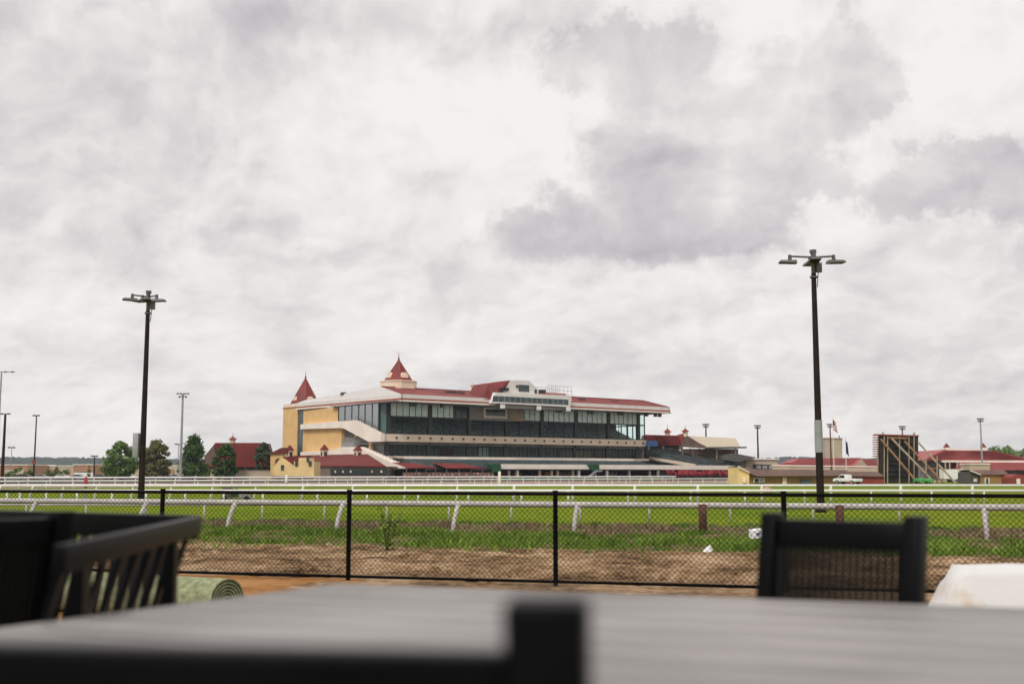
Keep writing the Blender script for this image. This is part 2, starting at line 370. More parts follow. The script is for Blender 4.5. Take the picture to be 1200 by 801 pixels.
# front: mullion columns, bays of glass
cx = [455,503.7,550,594,635,675,713,748]
cu = [GV(x,500,0).x for x in cx]
for c in cu:
    b = MB(); b.box(c-.55,c+.55,-.25,.55,11.4,19.0); gp(b,'column',M['darkframe'])
    b = MB(); b.box(c-.45,c+.45,.5,1.2,6.0,9.5); gp(b,'column',M['darkframe'])
zt = 15.75
gu_right = 89.6
cu2 = cu+[gu_right]
for i in range(len(cu2)-1):
    a, c = cu2[i]+.55, cu2[i+1]-(.55 if i < 7 else 0)
    b = MB(); b.box(a,c,-.05,.3,zt-.18,zt+.18); b.box(a,c,-.05,.3,11.4,11.65)
    if i == 7: b.box(c-.12,c,-.05,.28,11.6,19.0)
    n = 1 if i == 7 else 6
    for k in range(1,n): x = a+(c-a)*k/n; b.box(x-.06,x+.06,0,.2,zt+.18,19.0)
    for k in range(1,3 if n > 1 else 1): x = a+(c-a)*k/3; b.box(x-.05,x+.05,0,.2,11.65,zt-.18)
    w = gp(b,'window',M['darkframe'])
    g = MB(); g.box(a,c,.10,.14,11.65,zt-.18); g.build('pane',M['clearglass'] if i >= 6 else M['glass'],w)
    # the clerestory pane
    if i in (2,):
        continue
    up = MB()
    if i == 1:
        m_ = GV(531,480,0).x; up.box(a,m_,.10,.16,zt+.18,19.0); up.build('clerestory_pane',M['paneteal'],w)
        u2 = MB(); u2.box(m_,c,.10,.16,zt+.18,19.0); u2.build('clerestory_pane',M['panedark'],w)
    elif i == 3:
        m_ = GV(613,480,0).x; up.box(m_,c,.10,.16,zt+.18,19.0); up.build('clerestory_pane',M['paneteal'],w)
        u2 = MB(); u2.box(a,m_,-.4,.2,zt-.1,19.0); gp(u2,'wall_panel',M['tanwall'])
    else:
        up.box(a,c,.10,.16,zt+.18,19.0); up.build('clerestory_pane',M['clearglass'] if i == 7 else M['paneteal'],w)
a, c = cu[2]-.3, cu[3]+.6
b = MB(); b.box(a,c,-.45,.2,zt-.2,19.0); gp(b,'wall_panel',M['greywall'])
wa, wb = GV(569,480,-.5).x, GV(592,480,-.5).x
b = MB(); b.box(wa-.6,wb+.6,-.6,-.45,16.2,18.9); w = gp(b,'window',M['palecream'])
b = MB(); b.box(wa,wb,-.66,-.6,16.8,18.5); b.build('pane',M['panedark'],w)
# right end glazing
b = MB(); b.box(gu_right,gu_right+.3,.2,13,11.4,11.7); b.box(gu_right,gu_right+.3,.2,13,zt-.15,zt+.15)
for k in range(0,6): b.box(gu_right,gu_right+.3,.2+k*2.5,.4+k*2.5,11.7,19)
w = gp(b,'end_window',M['darkframe'])
g = MB(); g.box(gu_right+.1,gu_right+.14,.4,12.8,11.7,19); g.build('pane',M['clearglass'],w)
b = MB(); b.box(gu_right-.1,gu_right+.25,.9,13,6,9.5); gp(b,'end_wall',M['greywall'])
# speakers under the eave
for x in (482,486,518,653,657,690,694,725,729,757.5,768,773):
    p = GV(x,479,-6); b = MB(); b.box(p.x-.4,p.x+.4,-6.4,-5.6,18.0,19.0); gp(b,'loudspeaker',M['darksteel'])
# chamfer corner and left side glazing with the stair line
b = MB(); c0 = cu[0]-.5
b.prism([(0,1.9,10.8),(c0,0,10.8),(c0,0,19.0),(0,1.9,19.0)],(.12,.2,0)); gp(b,'corner_pane',M['cornerteal'])
sp = [GU(396.5,477,0),GU(396.5,492.8,0),GU(416,492,0),GU(443.5,508,0),GU(443.5,472,0)]
for q in sp: q.z = min(q.z,19.02)
sp[0].z = 19.0; sp[4].z = 19.0
b = MB(); b.prism(sp,(.06,0,0)); sg = gp(b,'side_pane',M['glassside'])
b = MB()
for x in (396.5,404,412,420,427.5,436,443.5):
    q = GU(x,490,-.06); zb = 15.3 if x < 417 else 15.3-(x-416)/27.5*(15.3-11.4)
    b.box(-.1,.08,q.y-.12,q.y+.12,zb,19.0)
b.box(-.1,.08,sp[1].y-5.8,sp[1].y,15.1,15.35)
b.build('mullion',M['darkframe'],sg)
b = MB(); b.box(2.2,2.5,1,21,9.5,19); gp(b,'lobby_wall',M['whitewall'])
# cream bands
b = MB(); b.box(1.2,GV(758,519,-1).x,-1.0,.2,9.55,11.38); gp(b,'balcony_band',M['cream'])
for k in range(26):
    x = 4+k*3.35; b = MB(); b.box(x-.22,x+.22,-1.25,-1.0,10.3,10.75); gp(b,'band_light',M['brownwood'])
b = MB()
pts = [GU(x,y,-1.0) for x,y in ((352,497),(396,493.3),(416,492),(446.5,507.8),(446.5,517),(432,517.3),(403,501.8),(398,501.2),(352,502.6))]
b.prism(pts,(1.0,0,0)); gp(b,'stair_band',M['palecream'])
q = pts[3]; b = MB(); b.prism([(-1,q.y,9.55),(1.2,-1,9.55),(1.2,-1,11.38),(-1,q.y,11.4)],(.5,.7,0)); gp(b,'band_corner',M['palecream'])
b = MB()
for k in range(15):
    t = k/14; p = pts[2].lerp(pts[3],t); b.tube([p+Vector((.3,0,0)),p+Vector((.3,0,.9))],.06,5)
gp(b,'stair_railing',M['darkframe'])
# lower glass level
for i in range(len(cu)-1):
    a, c = cu[i]+.45, cu[i+1]-.45
    b = MB()
    for k in range(1,8): x = a+(c-a)*k/8; b.box(x-.05,x+.05,.6,.75,6.0,9.5)
    w = gp(b,'window',M['darkframe'])
    g = MB(); g.box(a,c,.68,.72,6.0,9.5); g.build('pane',M['glass'],w)
b = MB(); b.box(1,L_,5,5.3,5.8,8.9); gp(b,'lobby_wall',M['interior'])
for x0,x1,m in ((655,692,'tanwall'),(560,571,'whitewall'),(697,712,'wood'),(516,530,'redroof')):
    p0,p1 = GV(x0,530,4.8),GV(x1,530,4.8); b = MB(); b.box(p0.x,p1.x,4.3,4.9,6.2,8.2 if m!='whitewall' else 8.6); gp(b,'kiosk',M[m])
b = MB(); b.box(.6,L_,-1.2,5.2,5.4,6.0); gp(b,'terrace_slab',M['cream'])
# box seats below, terrace front
b = MB(); z1 = 5.9
b.box(4,GV(742,540,-5).x,-5.4,-5.0,5.25,5.85); gp(b,'terrace_parapet',M['palecream'])
for k in range(11):
    x = 8+k*6.9; b = MB(); b.box(x-.35,x+.35,-5.6,-4.9,4.6,5.6); gp(b,'parapet_pier',M['palecream'])
b = MB()
for i in range(7): b.box(3,79,-5.5-i*1.9-1.9,-5.5-i*1.9,2.9,5.2-i*.22)
gp(b,'box_seating',M['seat'])
b = MB(); b.box(3,79,-5.2,-1.2,4.5,5.0); gp(b,'terrace_floor',M['asphalt'])
# apron front band with gaps
af0,af1,af2,af3 = [GV(x,546,-20).x for x in (582,690,703,868)]
b = MB(); b.box(af0,af1,-20.2,-19.8,2.8,4.0); gp(b,'apron_band',M['palecream'])
b = MB(); b.box(af2,af3,-20.2,-19.8,2.8,4.0); gp(b,'apron_band',M['palecream'])
b = MB(); b.box(-6,GV(868,546,-20).x,-19.7,-4,2.5,2.8); gp(b,'apron_slab',M['asphalt'])
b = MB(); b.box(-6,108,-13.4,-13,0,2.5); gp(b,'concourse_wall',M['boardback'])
for x in (577,596,606,632,646,653,671,678,697,711,737,761,771):
    p = GV(x,552,-19.3); b = MB(); b.box(p.x-.28,p.x+.28,-19.6,-19.0,0,2.5); gp(b,'post',M['tanwall'] if x % 3 else M['palecream'])
for x0,x1,m in ((601,609,'wood'),(637,644,'wood'),(654,672,'brick'),(712,722,'brick'),(585,591,'redroof')):
    p0,p1 = GV(x0,552,-16),GV(x1,552,-16); b = MB(); b.box(p0.x,p1.x,-16.5,-15.5,0,2.1); gp(b,'counter',M[m])
for x in (578,694):
    p = GV(x,546,-20.5); b = MB(); b.add([(p.x-1.6,-20.6,4.0),(p.x+2.2,-20.6,4.0),(p.x+2.4,-20.6,1.9),(p.x,-20.6,2.2)],[(0,1,2,3)]); b.prism([(p.x-1.6,-20.6,4.0),(p.x+2.2,-20.6,4.0),(p.x+2.4,-20.6,2.0),(p.x,-20.6,2.3)],(0,.6,0)); gp(b,'stair_canopy',M['green'])
p = GV(690,555,-21); b = MB(); b.bar((p.x-1,-21,0.3),(p.x+2.6,-21,2.4),.3,.5); b.bar((p.x+2.6,-21,2.4),(p.x+4.5,-21,2.4),.3,.4); gp(b,'ramp_rail',M['steel'])
# green skirt at the foot
b = MB(); b.box(af0,af2+20,-21.4,-21.2,0,.7); gp(b,'green_fence',M['green'])
# lower stair slab on the left side
pts = [GU(x,y,-2.0) for x,y in ((352,529.5),(395,526.2),(397,523.6),(419,523.2),(426,525.6),(470,546.3),(470,548.6),(455,548.6),(426,533),(415,531.8),(352,533.2))]
b = MB(); b.prism(pts,(2.0,0,0)); gp(b,'stair_slab',M['palecream'])
b = MB(); p = GU(402,519,-1.5); q = GU(416,519,-1.5); b.box(-1.8,-.2,q.y,p.y,7.9,9.6); gp(b,'air_handler',M['steel'])
b = MB()
p = GU(427,525,-2); q = GU(470,546,-2)
for k in range(12):
    t = k/11; c = p.lerp(q,t); b.tube([c+Vector((.8,0,0)),c+Vector((.8,0,1.0))],.05,5)
b.bar(p+Vector((.8,0,1.0)),q+Vector((.8,0,1.0)),.1); gp(b,'stair_railing',M['darkframe'])
# press box on the roof edge
pv = EV-1.0
def PX(x,y,v=pv): return GV(x,y,v)
pa, pb_ = PX(577,470), PX(668,474)
b = MB(); b.prism([PX(575,472),PX(668,477.5),PX(670,468),PX(669,463),PX(581,459.5)],(0,9,0)); pw = gp(b,'press_box',M['whitewall'])
b = MB(); q = [PX(578,463.5,pv-.08),PX(666,468.0,pv-.08),PX(666,474.2,pv-.08),PX(577.5,470.3,pv-.08)]; b.prism(q,(0,.06,0)); wn = b.build('window_strip',M['panedark'],pw)
b = MB()
for k in range(1,14):
    t = k/14; b.bar(q[0].lerp(q[1],t)+Vector((0,-.05,0)),q[3].lerp(q[2],t)+Vector((0,-.05,0)),.10,.08)
b.build('mullion',M['greywall'],wn)
b = MB(); b.prism([PX(583,470.8,pv-1.5),PX(667,475.2,pv-1.5),PX(667,476.6,pv-1.5),PX(583,472.2,pv-1.5)],(0,2.5,0)); b.build('ledge',M['whitewall'],pw)
b = MB(); b.prism([PX(584,473.5,pv-.6),PX(666,477.5,pv-.6),PX(666,480.5,pv-.6),PX(592,478,pv-.6)],(0,4,0)); b.build('under_box',M['greywall'],pw)
for x,y in ((588.5,476),(631,478),(665.5,479.3)):
    p = PX(x,y,pv-1.6); b = MB(); b.box(p.x-.55,p.x+.55,pv-2.1,pv-1.5,p.z-.5,p.z+.5); b.build('floodlight',M['white'],pw)
b = MB(); b.prism([PX(588,462,pv+1),PX(593,452,pv+1),PX(598,445.3,pv+1),PX(620,445.8,pv+1),PX(631,456.5,pv+1),PX(631,463,pv+1)],(0,10,0)); ga = gp(b,'roof_house',M['whitewall'])
b = MB(); q0,q1 = PX(608,450.5,pv+.95),PX(620,459,pv+.95); b.box(q0.x,q1.x,pv+.9,pv+1.0,q1.z,q0.z); b.build('window',M['panedark'],ga)
p = PX(606,452.5,pv+.9); b = MB(); b.box(p.x-.3,p.x+.3,pv+.7,pv+1,p.z-.3,p.z+.3); b.build('camera_box',M['darkframe'],ga)
b = MB(); A = [PX(565,468,pv+1),PX(573,449,pv+3),PX(598,445.3,pv+1),PX(588,461.5,pv+.8),PX(581,460,pv+.8),PX(575.5,467.5,pv+.8)]
b.prism(A,(0,7,0)); gp(b,'annex_roof',M['redroof'])
for x in (586,589,592,594.5):
    p = PX(x,456,pv+.6); b = MB(); b.box(p.x-.25,p.x+.25,pv+.2,pv+.8,p.z-.4,p.z+.4); gp(b,'loudspeaker',M['darkframe'])
for x in (627.5,632.5,635,638):
    p = PX(x,458.5,pv+1); b = MB(); b.box(p.x-.25,p.x+.25,pv+.7,pv+1.2,p.z-.5,p.z+.5); gp(b,'loudspeaker',M['darkframe'])
b = MB()
p0,p1 = PX(642,461,pv+2),PX(670,463,pv+2)
for k in range(7):
    t = k/6; c = p0.lerp(p1,t); b.tube([c,c+Vector((0,0,2.2))],.06,5); c2 = c+Vector((0,6,0)); b.tube([c2,c2+Vector((0,0,2.2))],.06,5)
for z in (1.1,2.2): b.bar(p0+Vector((0,0,z)),p1+Vector((0,0,z)),.09); b.bar(p0+Vector((0,6,z)),p1+Vector((0,6,z)),.09)
gp(b,'roof_railing',M['steel'])
b = MB(); b.box(p0.x-.5,p1.x-2,pv+2,pv+8,p0.z-1.0,p0.z+.25); gp(b,'roof_deck',M['redtrim'])

# clubhouse wing below the side wall
el, er = GU(369,545,-11), GU(452,545.6,-11); tl, tr = GU(357,533.5,-2.05), GU(431,531.8,-2.05)
Wg = empty('clubhouse_wing', P0, TH, 'low dark wing with sloping red metal roof at the foot of the ochre wall', 'building')
b = MB(); b.add([el,er,tr,tl],[(0,1,2,3)]); b.add([el-Vector((0,0,.25)),er-Vector((0,0,.25)),tr-Vector((0,0,.25)),tl-Vector((0,0,.25))],[(0,1,2,3)]); b.add([el,er,er-Vector((0,0,.25)),el-Vector((0,0,.25))],[(0,1,2,3)])
rf = b.build('roof',M['redroof'],Wg)
b = MB()
for k in range(40):
    t = (k+.5)/40; b.bar(el.lerp(er,t)+Vector((0,0,.05)),tl.lerp(tr,t)+Vector((0,0,.05)),.08)
b.build('roof_seam',M['redroof'],rf)
b = MB(); vs_ = GU(470,548,-2).y; b.prism([(-10.6,er.y,0),(-2.1,vs_+1.5,0),(-2.1,el.y,0),(-10.6,el.y,0)],(0,0,el.z-.4)); b.build('wall',M['brick'],Wg)
b = MB(); p,q = GU(388,549,-10.7),GU(466,549,-10.7); b.box(-10.9,-10.6,er.y+.1,p.y,1.5,2.9); w = b.build('window',M['darkframe'],Wg)
for x,m in ((393,'palecream'),(402,'whitewall'),(411,'palecream'),(436,'yellow'),(447,'palecream')):
    p = GU(x,551,-10.95); b = MB(); b.box(-10.98,-10.9,p.y-.3,p.y+.3,1.9,2.4); b.build('lamp',M[m],w)
def cupola(px,py):
    p = GU(px,py,-2.6); o = empty('roof_cupola', P0, TH, '', 'cupola','small cupolas along the red wing roof')
    b = MB(); b.box(p.x-.75,p.x+.75,p.y-.75,p.y+.75,p.z-1.2,p.z+.7); bd = b.build('body',M['cream'],o)
    b = MB(); b.box(p.x-.8,p.x-.74,p.y-.4,p.y+.4,p.z-.9,p.z+.2); b.box(p.x-.4,p.x+.4,p.y-.8,p.y-.74,p.z-.9,p.z+.2); b.build('louvre',M['darkframe'],bd)
    b = MB(); b.cone((p.x,p.y),1.35,.05,p.z+.7,p.z+2.2,4,math.pi/4); b.build('roof',M['redroof'],o)
    return o
for (x,y),l in zip(((339.5,530.3),(380,530),(419.5,531)),('small red capped cupola below the square ochre tower','small red capped cupola midway along the red wing roof','small red capped cupola beside the cream stair slab')):
    o = cupola(x,y); o['label'] = l
# yellow mission-style gatehouse
YD = 262
Y0 = at(344,560,YD); Y0.z = 0
Yg = empty('gatehouse', Y0, 0, 'bright yellow stucco gatehouse with stepped parapet at the left foot of the grandstand', 'building')
q = [at(x,y,YD)-Y0 for x,y in ((320,551),(322,545),(329.5,536),(333,537),(344.5,545.5),(344.5,540),(350,540),(350,536),(361,536),(361,540.5),(368,540.5),(368,560),(324,560))]
b = MB(); b.prism(q,(0.6,5,0)); b.build('wall',M['yellow2'],Yg)
for x,y in ((331,547),(347.5,542.5),(363.5,542.3),(361,537.5)):
    p = at(x,y,YD-.1)-Y0; b = MB(); b.box(p.x-.32,p.x+.32,-.25,-.02,p.z-.6,p.z+.5); b.build('window',M['panedark'],Yg)
q = [at(x,y,YD)-Y0+Vector((0,.3,0)) for x,y in ((330,535.5),(345,533.5),(361,533.5),(361,536),(345,540),(345,545))]
b = MB(); b.prism(q,(0,5,0)); b.build('roof',M['redroof'],Yg)
q = [at(x,y,YD)-Y0 for x,y in ((318,557.2),(368,557.6),(368,561),(318,561))]
b = MB(); b.prism(q,(0,-.5,0)); b.build('base',M['asphalt'],Yg)
A0 = at(322,560,300); A0.z = 0
Ar = empty('archway', A0, 0, 'yellow arched porch with a small red roof left of the ochre tower', 'building')
pts = [(317,562),(317,531.5),(332,530.5),(332,562),(330.5,562),(330.5,540)]+[(326.5+4*math.cos(a),541-4.5*math.sin(a)) for a in np.linspace(.2,math.pi,7)]+[(322.5,562)]
b = MB(); b.prism([at(x,y,300)-A0 for x,y in pts],(0,3,0)); b.build('wall',M['yellow'],Ar)
b = MB(); b.prism([at(x,y,299.5)-A0 for x,y in ((315,531.6),(333,530.6),(333,524),(329,524.6))],(0,6,0)); b.build('roof',M['redroof'],Ar)
# awnings and railing under the box seats
def awning(x0,x1,label):
    o = empty('awning', P0, TH, label, 'awning','dark red awnings on the apron')
    p0,p1 = GV(x0,547,-21),GV(x1,548,-21)
    b = MB(); b.add([(p0.x,-22.5,3.05),(p1.x,-22.5,3.05),(p1.x-3.5,-18,4.1),(p0.x-1,-18,4.25)],[(0,1,2,3)]); b.add([(p0.x,-22.5,2.85),(p1.x,-22.5,2.85),(p1.x,-22.5,3.05),(p0.x,-22.5,3.05)],[(0,1,2,3)])
    b.add([(p1.x,-22.5,2.95),(p1.x-3.5,-18,4.1),(p1.x-3.5,-18,2.95)],[(0,1,2)]); b.build('canopy',M['redroof'],o)
    for k in range(4):
        x = p0.x+.5+(p1.x-p0.x-1)*k/3; b = MB(); b.tube([(x,-22.2,0),(x,-22.2,2.9)],.07,6); b.build('post',M['steel'],o)
awning(471,509,'dark red sloping awning nearest the cream stair foot'); awning(518,564,'dark red sloping awning right of another like it, above the dotted railing')
o = empty('patio_railing', P0, TH, 'dark red railing dotted with pale round spots below the red awnings','railing')
p0,p1 = GV(472,556,-24),GV(575,556,-24)
b = MB(); b.box(p0.x,p1.x,-24,-23.9,.2,2.0); b.build('panel',M['browngable'],o)
b = MB(); x = p0.x+.5
while x < p1.x-.4:
    if random.random() < .82: 
        z = 1.35+random.random()*.3; b.tube([(x,-24.12,z),(x,-24.0,z)],.22+random.random()*.16,8)
    x += .85+random.random()*.35
b.build('disc',mat('pink_discs',(.42,.20,.17),.8,.3,1.5),o)
# bleachers to the right
Bl = empty('bleacher', P0, TH, 'grey green open bleachers stepping up right of the glass front','bleachers')
b = MB(); n = 16
for i in range(n):
    t = i/(n-1); v0 = -17+i*1.3; u1 = 116-i*.9
    b.box(92.5,u1,v0,v0+1.3,3.0,4.1+i*.32)
b.build('seating',M['seat'],Bl)
b = MB()
for k in range(6):
    u0 = 94+k*4.3; b.bar((u0,-17.2,4.5),(u0,3,9.3),.35,.25)
b.build('aisle',M['asphalt'],Bl)
b = MB(); b.bar((91.6,-18,3.9),(91.6,0,6.2),.5,.8); b.build('side_rail',M['cream'],Bl)
Sg = empty('blue_sign', gw(GV(764,519,-2).x,-2,0), TH, 'small blue sign beside the right end of the cream balcony band','sign')
p = GV(764,519,-2)
b = MB(); b.box(-2.2,2.2,-.1,.1,p.z-.9,p.z+.7); b.build('panel',M['blue'],Sg); b = MB(); b.tube([(0,.2,4),(0,.2,p.z-.9)],.09,6); b.build('post',M['darkframe'],Sg)
# red-roof pavilion and tent behind bleachers
def frame_thing(name,label,cat,x,y,Y,group=None):
    o = at(x,y,Y); o.z = 0; return empty(name,o,0,label,cat,group), o
def pxprism(pts,Y,O,off): 
    b = MB(); b.prism([at(x,y,Y)-O for x,y in pts],off); return b
T,O = frame_thing('pavilion','long red roofed pavilion behind the bleachers at the right end of the glass front','building',778,562,352)
pxprism(((756,509),(795,510),(799,522),(752,522)),352,O,(0,9,0)).build('roof',M['redroof'],T)
pxprism(((795,510),(800,507.5),(803,515),(799,521)),353,O,(0,9,0)).build('roof_end',M['redroof2'],T)
pxprism(((752,522),(800,522),(800,560),(752,560)),356,O,(0,4,0)).build('wall',M['interior'],T)
for x in (760.5,777.5,797): pxprism(((x-1,522),(x+1,522),(x+1,560),(x-1,560)),352.5,O,(0,.6,0)).build('post',M['palecream'],T)
pxprism(((783,524),(788,524),(788,532),(783,532)),355,O,(0,.6,0)).build('kiosk',M['yellow'],T)
def lantern(x,yb,yt,Y,label):
    o,O = frame_thing('roof_lantern',label,'cupola',x,562,Y,'tiny spired cupolas on red roofs')
    z0 = at(x,yb,Y).z; z1 = at(x,yt,Y).z; h = z1-z0
    b = MB(); b.cone((0,0),.8,.8,z0-.9,z0+h*.3,6); b.build('body',M['cream'],o)
    b = MB(); b.cone((0,0),1.4,.1,z0+h*.3,z0+h*.62,6); b.tube([(0,0,z0+h*.55),(0,0,z1)],.12,5,.04); b.build('roof',M['redroof'],o)
    return o
lantern(783,510,497,356,'tiny spired cupola on the red pavilion roof'); lantern(804,508.5,498,358,'tiny spired cupola at the peak of the brown gable')
T,O = frame_thing('tent','wide cream tent roof with brown gable end behind the bleachers','tent',838,562,338)
pxprism(((806,510.5),(862,513),(868,523.5),(827,523.5)),338,O,(0,12,0)).build('canopy',M['tent'],T)
pxprism(((797,523),(804.5,511),(827,522.5),(827,525)),336,O,(0,1.5,0)).build('gable',M['browngable'],T)
pxprism(((827,523.5),(875,523),(875,524.7),(827,525.6)),336.5,O,(0,2,0)).build('eave',M['darksteel'],T)
pxprism(((799,525.6),(865,525.6),(865,545),(799,545)),341,O,(0,1,0)).build('wall',M['browngable'],T)
for x in (800,812,840,862): pxprism(((x-.6,525),(x+.6,525),(x+.6,545),(x-.6,545)),338,O,(0,.4,0)).build('post',M['tanwall'],T)
# grey hut roof next to tent
T,O = frame_thing('grey_shelter','grey roofed shelter at the far right end of the bleachers','shelter',868,562,326)
pxprism(((846,533.5),(862,531),(886,535.5),(866,541),(846,538)),326,O,(0,5,0)).build('roof',M['lampgrey'],T); pxprism(((850,538),(864,540),(864,560),(850,560)),328,O,(0,2,0)).build('wall',M['seat'],T)
# red seats along the apron
proto = None
SU0 = GV(789,552,-24).x; SU1 = GV(867,552,-24).x
for row in range(3):
    for i in range(24):
        if random.random() < .12: continue
        p = gw(SU0+(SU1-SU0)*(i+.5*(row%2)+.2+.2*random.random())/24.5, -24+row*2.6, 0)
        if proto is None:
            b = MB(); b.box(-.36,.36,-.4,.4,.45,.6); b.prism([(-.36,.3,.6),(.36,.3,.6),(.30,.5,1.25),(-.30,.5,1.25)],(0,.14,0)); b.box(-.34,-.26,-.3,.3,0,.45); b.box(.26,.34,-.3,.3,0,.45)
            proto = b.build('terrace_chair',M['redseat']); tag(proto,'small red high-backed chair in the rows below the grey green bleachers','chair','red chairs below the bleachers'); o = proto
        else: o = dup(proto)
        o.location = p + Vector((0,0,1.012+.5*row)); o.rotation_euler = (0,0,TH+random.uniform(-.3,.3))
b = MB(); ua = SU0-1; ub = SU1+1
b.prism([(ua,-25.2,0),(ua,-25.2,1.01),(ua,-22.6,1.01),(ua,-22.6,1.51),(ua,-20.6,1.51),(ua,-20.6,2.01),(ua,-18.6,2.01),(ua,-18.6,0)],(ub-ua,0,0))
o = b.build('seat_terrace',M['boardback']); o.location = P0; o.rotation_euler = (0,0,TH); tag(o,'dark stepped terrace under the rows of red chairs','terrace')

# ------------------------------------------------------------------ buildings on the right
def pxpart(name, pts, Y, O, depth, m, parent): return pxprism(pts,Y,O,(0,depth,0)).build(name,M[m],parent)
T,O = frame_thing('stable','long low tan stable with mauve roof and a slanted gable end','stable',945,566,186)
pxpart('gable_wall',((865.5,568),(865.5,547.5),(878,552.5),(878,568)),183,O,9,'yellow2',T)
pxpart('wall',((878,568),(878,554),(993,554),(993,568)),186,O,8,'mustard',T)
q = [(865,546.6),(888,549.5),(936,549.7),(993,550.5),(993,557),(887,557.6),(878.5,554.2)]
pxpart('roof',q,185,O,9,'mauveroof',T)
pxpart('roof_trim',((864.8,546.0),(878.6,552.6),(878.6,553.6),(864.8,547.3)),182.6,O,.3,'palecream',T)
pxpart('door',((917,559),(922,559),(922,568),(917,568)),185.7,O,.2,'cream',T)
pxpart('door',((938,561),(951,561),(951,568),(938,568)),185.7,O,.2,'seat',T)
w = pxpart('window',((883,559.5),(896,559.5),(896,565),(883,565)),185.7,O,.2,'palecream',T)
pxpart('pane',((884.2,560.4),(889,560.4),(889,564.2),(884.2,564.2)),185.6,O,.2,'carglass',w); pxpart('pane',((890.3,560.4),(895,560.4),(895,564.2),(890.3,564.2)),185.6,O,.2,'cargrey',w)
pxpart('hay_hatch',((871,560),(874,560),(874,565),(871,565)),182.7,O,.3,'palecream',T)
T,O = frame_thing('red_shed','low brick red shed joined to the end of the tan stable','shed',1014,566,184)
pxpart('wall',((992.5,568),(992.5,557),(1036,558),(1036,568)),184,O,6,'redbarn',T)
pxpart('roof',((991.5,557.5),(992,552),(1028,552.2),(1037,558)),183.6,O,7,'mauveroof',T)
T,O = frame_thing('beige_building','flat roofed beige building with a dark window strip behind the stable','building',894,562,330)
pxpart('wall',((874,562),(874,537),(911.5,538),(911.5,562)),330,O,20,'beige',T)
pxpart('roof_edge',((871,536.4),(913,537),(913,538.4),(871,538.2)),329.6,O,21,'palecream',T)
w = pxpart('window',((883,543.5),(907,544),(907,549.5),(883,549.5)),329.5,O,.4,'darkframe',T)
for x in (886,893.5,901): pxpart('pane',((x,545),(x+5.5,545),(x+5.5,549),(x,549)),329.3,O,.2,'greywall',w)
T,O = frame_thing('beige_tower','plain beige block tower behind the red roofs and the right lamp pole','tower',978,562,430)
pxpart('wall',((967,562),(967,513),(987,513.5),(987,562)),430,O,14,'beige',T)
pxpart('parapet',((966.6,512.4),(987.4,512.9),(987.4,514),(966.6,513.6)),429.7,O,15,'tanwall',T)
pxpart('antenna',((983,513),(984,513),(984,510),(983,510)),432,O,.3,'darksteel',T)
T,O = frame_thing('pale_wall','long pale wall running behind the stable and the flag poles','wall',1000,562,300)
pxpart('panel',((905,562),(905,545),(1032,546.5),(1032,562)),300,O,.6,'beige',T)
pxpart('coping',((904.5,544.3),(1032.5,545.8),(1032.5,547),(904.5,545.6)),299.8,O,1,'palecream',T)
T,O = frame_thing('red_roof_barn','long barn with faded red roof behind the pale wall','barn',960,562,360)
pxpart('roof',((921,546),(937,537),(1008,536),(1012,545.5)),360,O,14,'redroof3',T); pxpart('lower_roof',((908,545.5),(921,541.5),(962,543),(962,546.5)),357,O,3,'redroof3',T)
pxpart('wall',((925,562),(925,545),(1010,545),(1010,562)),362,O,10,'browngable',T)
T,O = frame_thing('red_roof_barn','smaller red roofed barn left of the dark board','barn',1020,562,365)
pxpart('roof',((1001,546),(1010,537.5),(1034,538),(1034,546)),355,O,12,'redroof3',T); pxpart('gable',((1001,546.5),(1010,538),(1017,546.5)),354.6,O,.3,'tanwall',T); pxpart('wall',((1003,562),(1003,545.5),(1034,545.5),(1034,562)),357,O,9,'browngable',T)
# back of the tote board with its braces
YB = 200
T,O = frame_thing('scoreboard','tall dark scoreboard seen from the back, held by diagonal timber braces','scoreboard',1052,566,YB)
px_ = lambda x,y,dy=0: at(x,y,YB+dy)-O+Vector((0,0,0))
pxpart('panel',((1030,568),(1030,510),(1076,511),(1076,568)),YB,O,.5,'brownboard',T)
pxpart('back_panel',((1040,560),(1040,514),(1064,514.5),(1064,560)),YB-.1,O,.09,'boardback',T)
pxpart('top_trim',((1026,508.2),(1077,509.6),(1077,511),(1026,509.6)),YB-.3,O,1.2,'redbarn',T)
b = MB()
for i in range(10):
    y = 509+i*2.7; b.prism([px_(1024.5,y,-.6),px_(1029,y,-.6),px_(1029,y+1.1,-.6),px_(1024.5,y+1.1,-.6)],(0,1,0))
b.build('edge_louvre',M['redbarn'],T)
b = MB()
for x in (1028.5,1036,1040,1054,1065,1071): b.bar(px_(x,568,-.6),px_(x,511,-.6),.17,.17)
b.build('post',M['paletimber'],T)
b = MB()
for y in (517,523,530,537,543,550,556): b.bar(px_(1036,y,-.35),px_(1072,y+.5,-.35),.12,.12)
b.build('girt',M['brownboard'],T)
for x0,y0,x1,y1,c in ((1032,514,1076,566,'timberframe'),(1045,513.5,1096,566,'paletimber'),(1060,516.5,1106,566,'timberframe'),(1076,518,1120,566,'paletimber')):
    b = MB(); b.bar(px_(x0,y0,-.8),px_(x1,y1,-7),.24,.24); b.build('brace',M[c],T)
for x,h in ((1085,536),(1098,534)): b = MB(); b.bar(px_(x,568,-5),px_(x,h,-5),.2,.2); b.build('brace_post',M['paletimber'],T)
b = MB(); b.bar(px_(1076,548,-4.8),px_(1112,549,-4.8),.22,.22); b.bar(px_(1040,512.5,-.8),px_(1063,513,-.8),.2,.3); b.build('crossbeam',M['timberframe'],T)
for x in (1035.5,1072): b = MB(); p = px_(x,507.5); b.cone((p.x,.4),.18,.18,p.z-1,p.z-.1,6); b.cone((p.x,.4),.3,.05,p.z-.1,p.z+.35,6); b.build('finial',M['steel'],T)
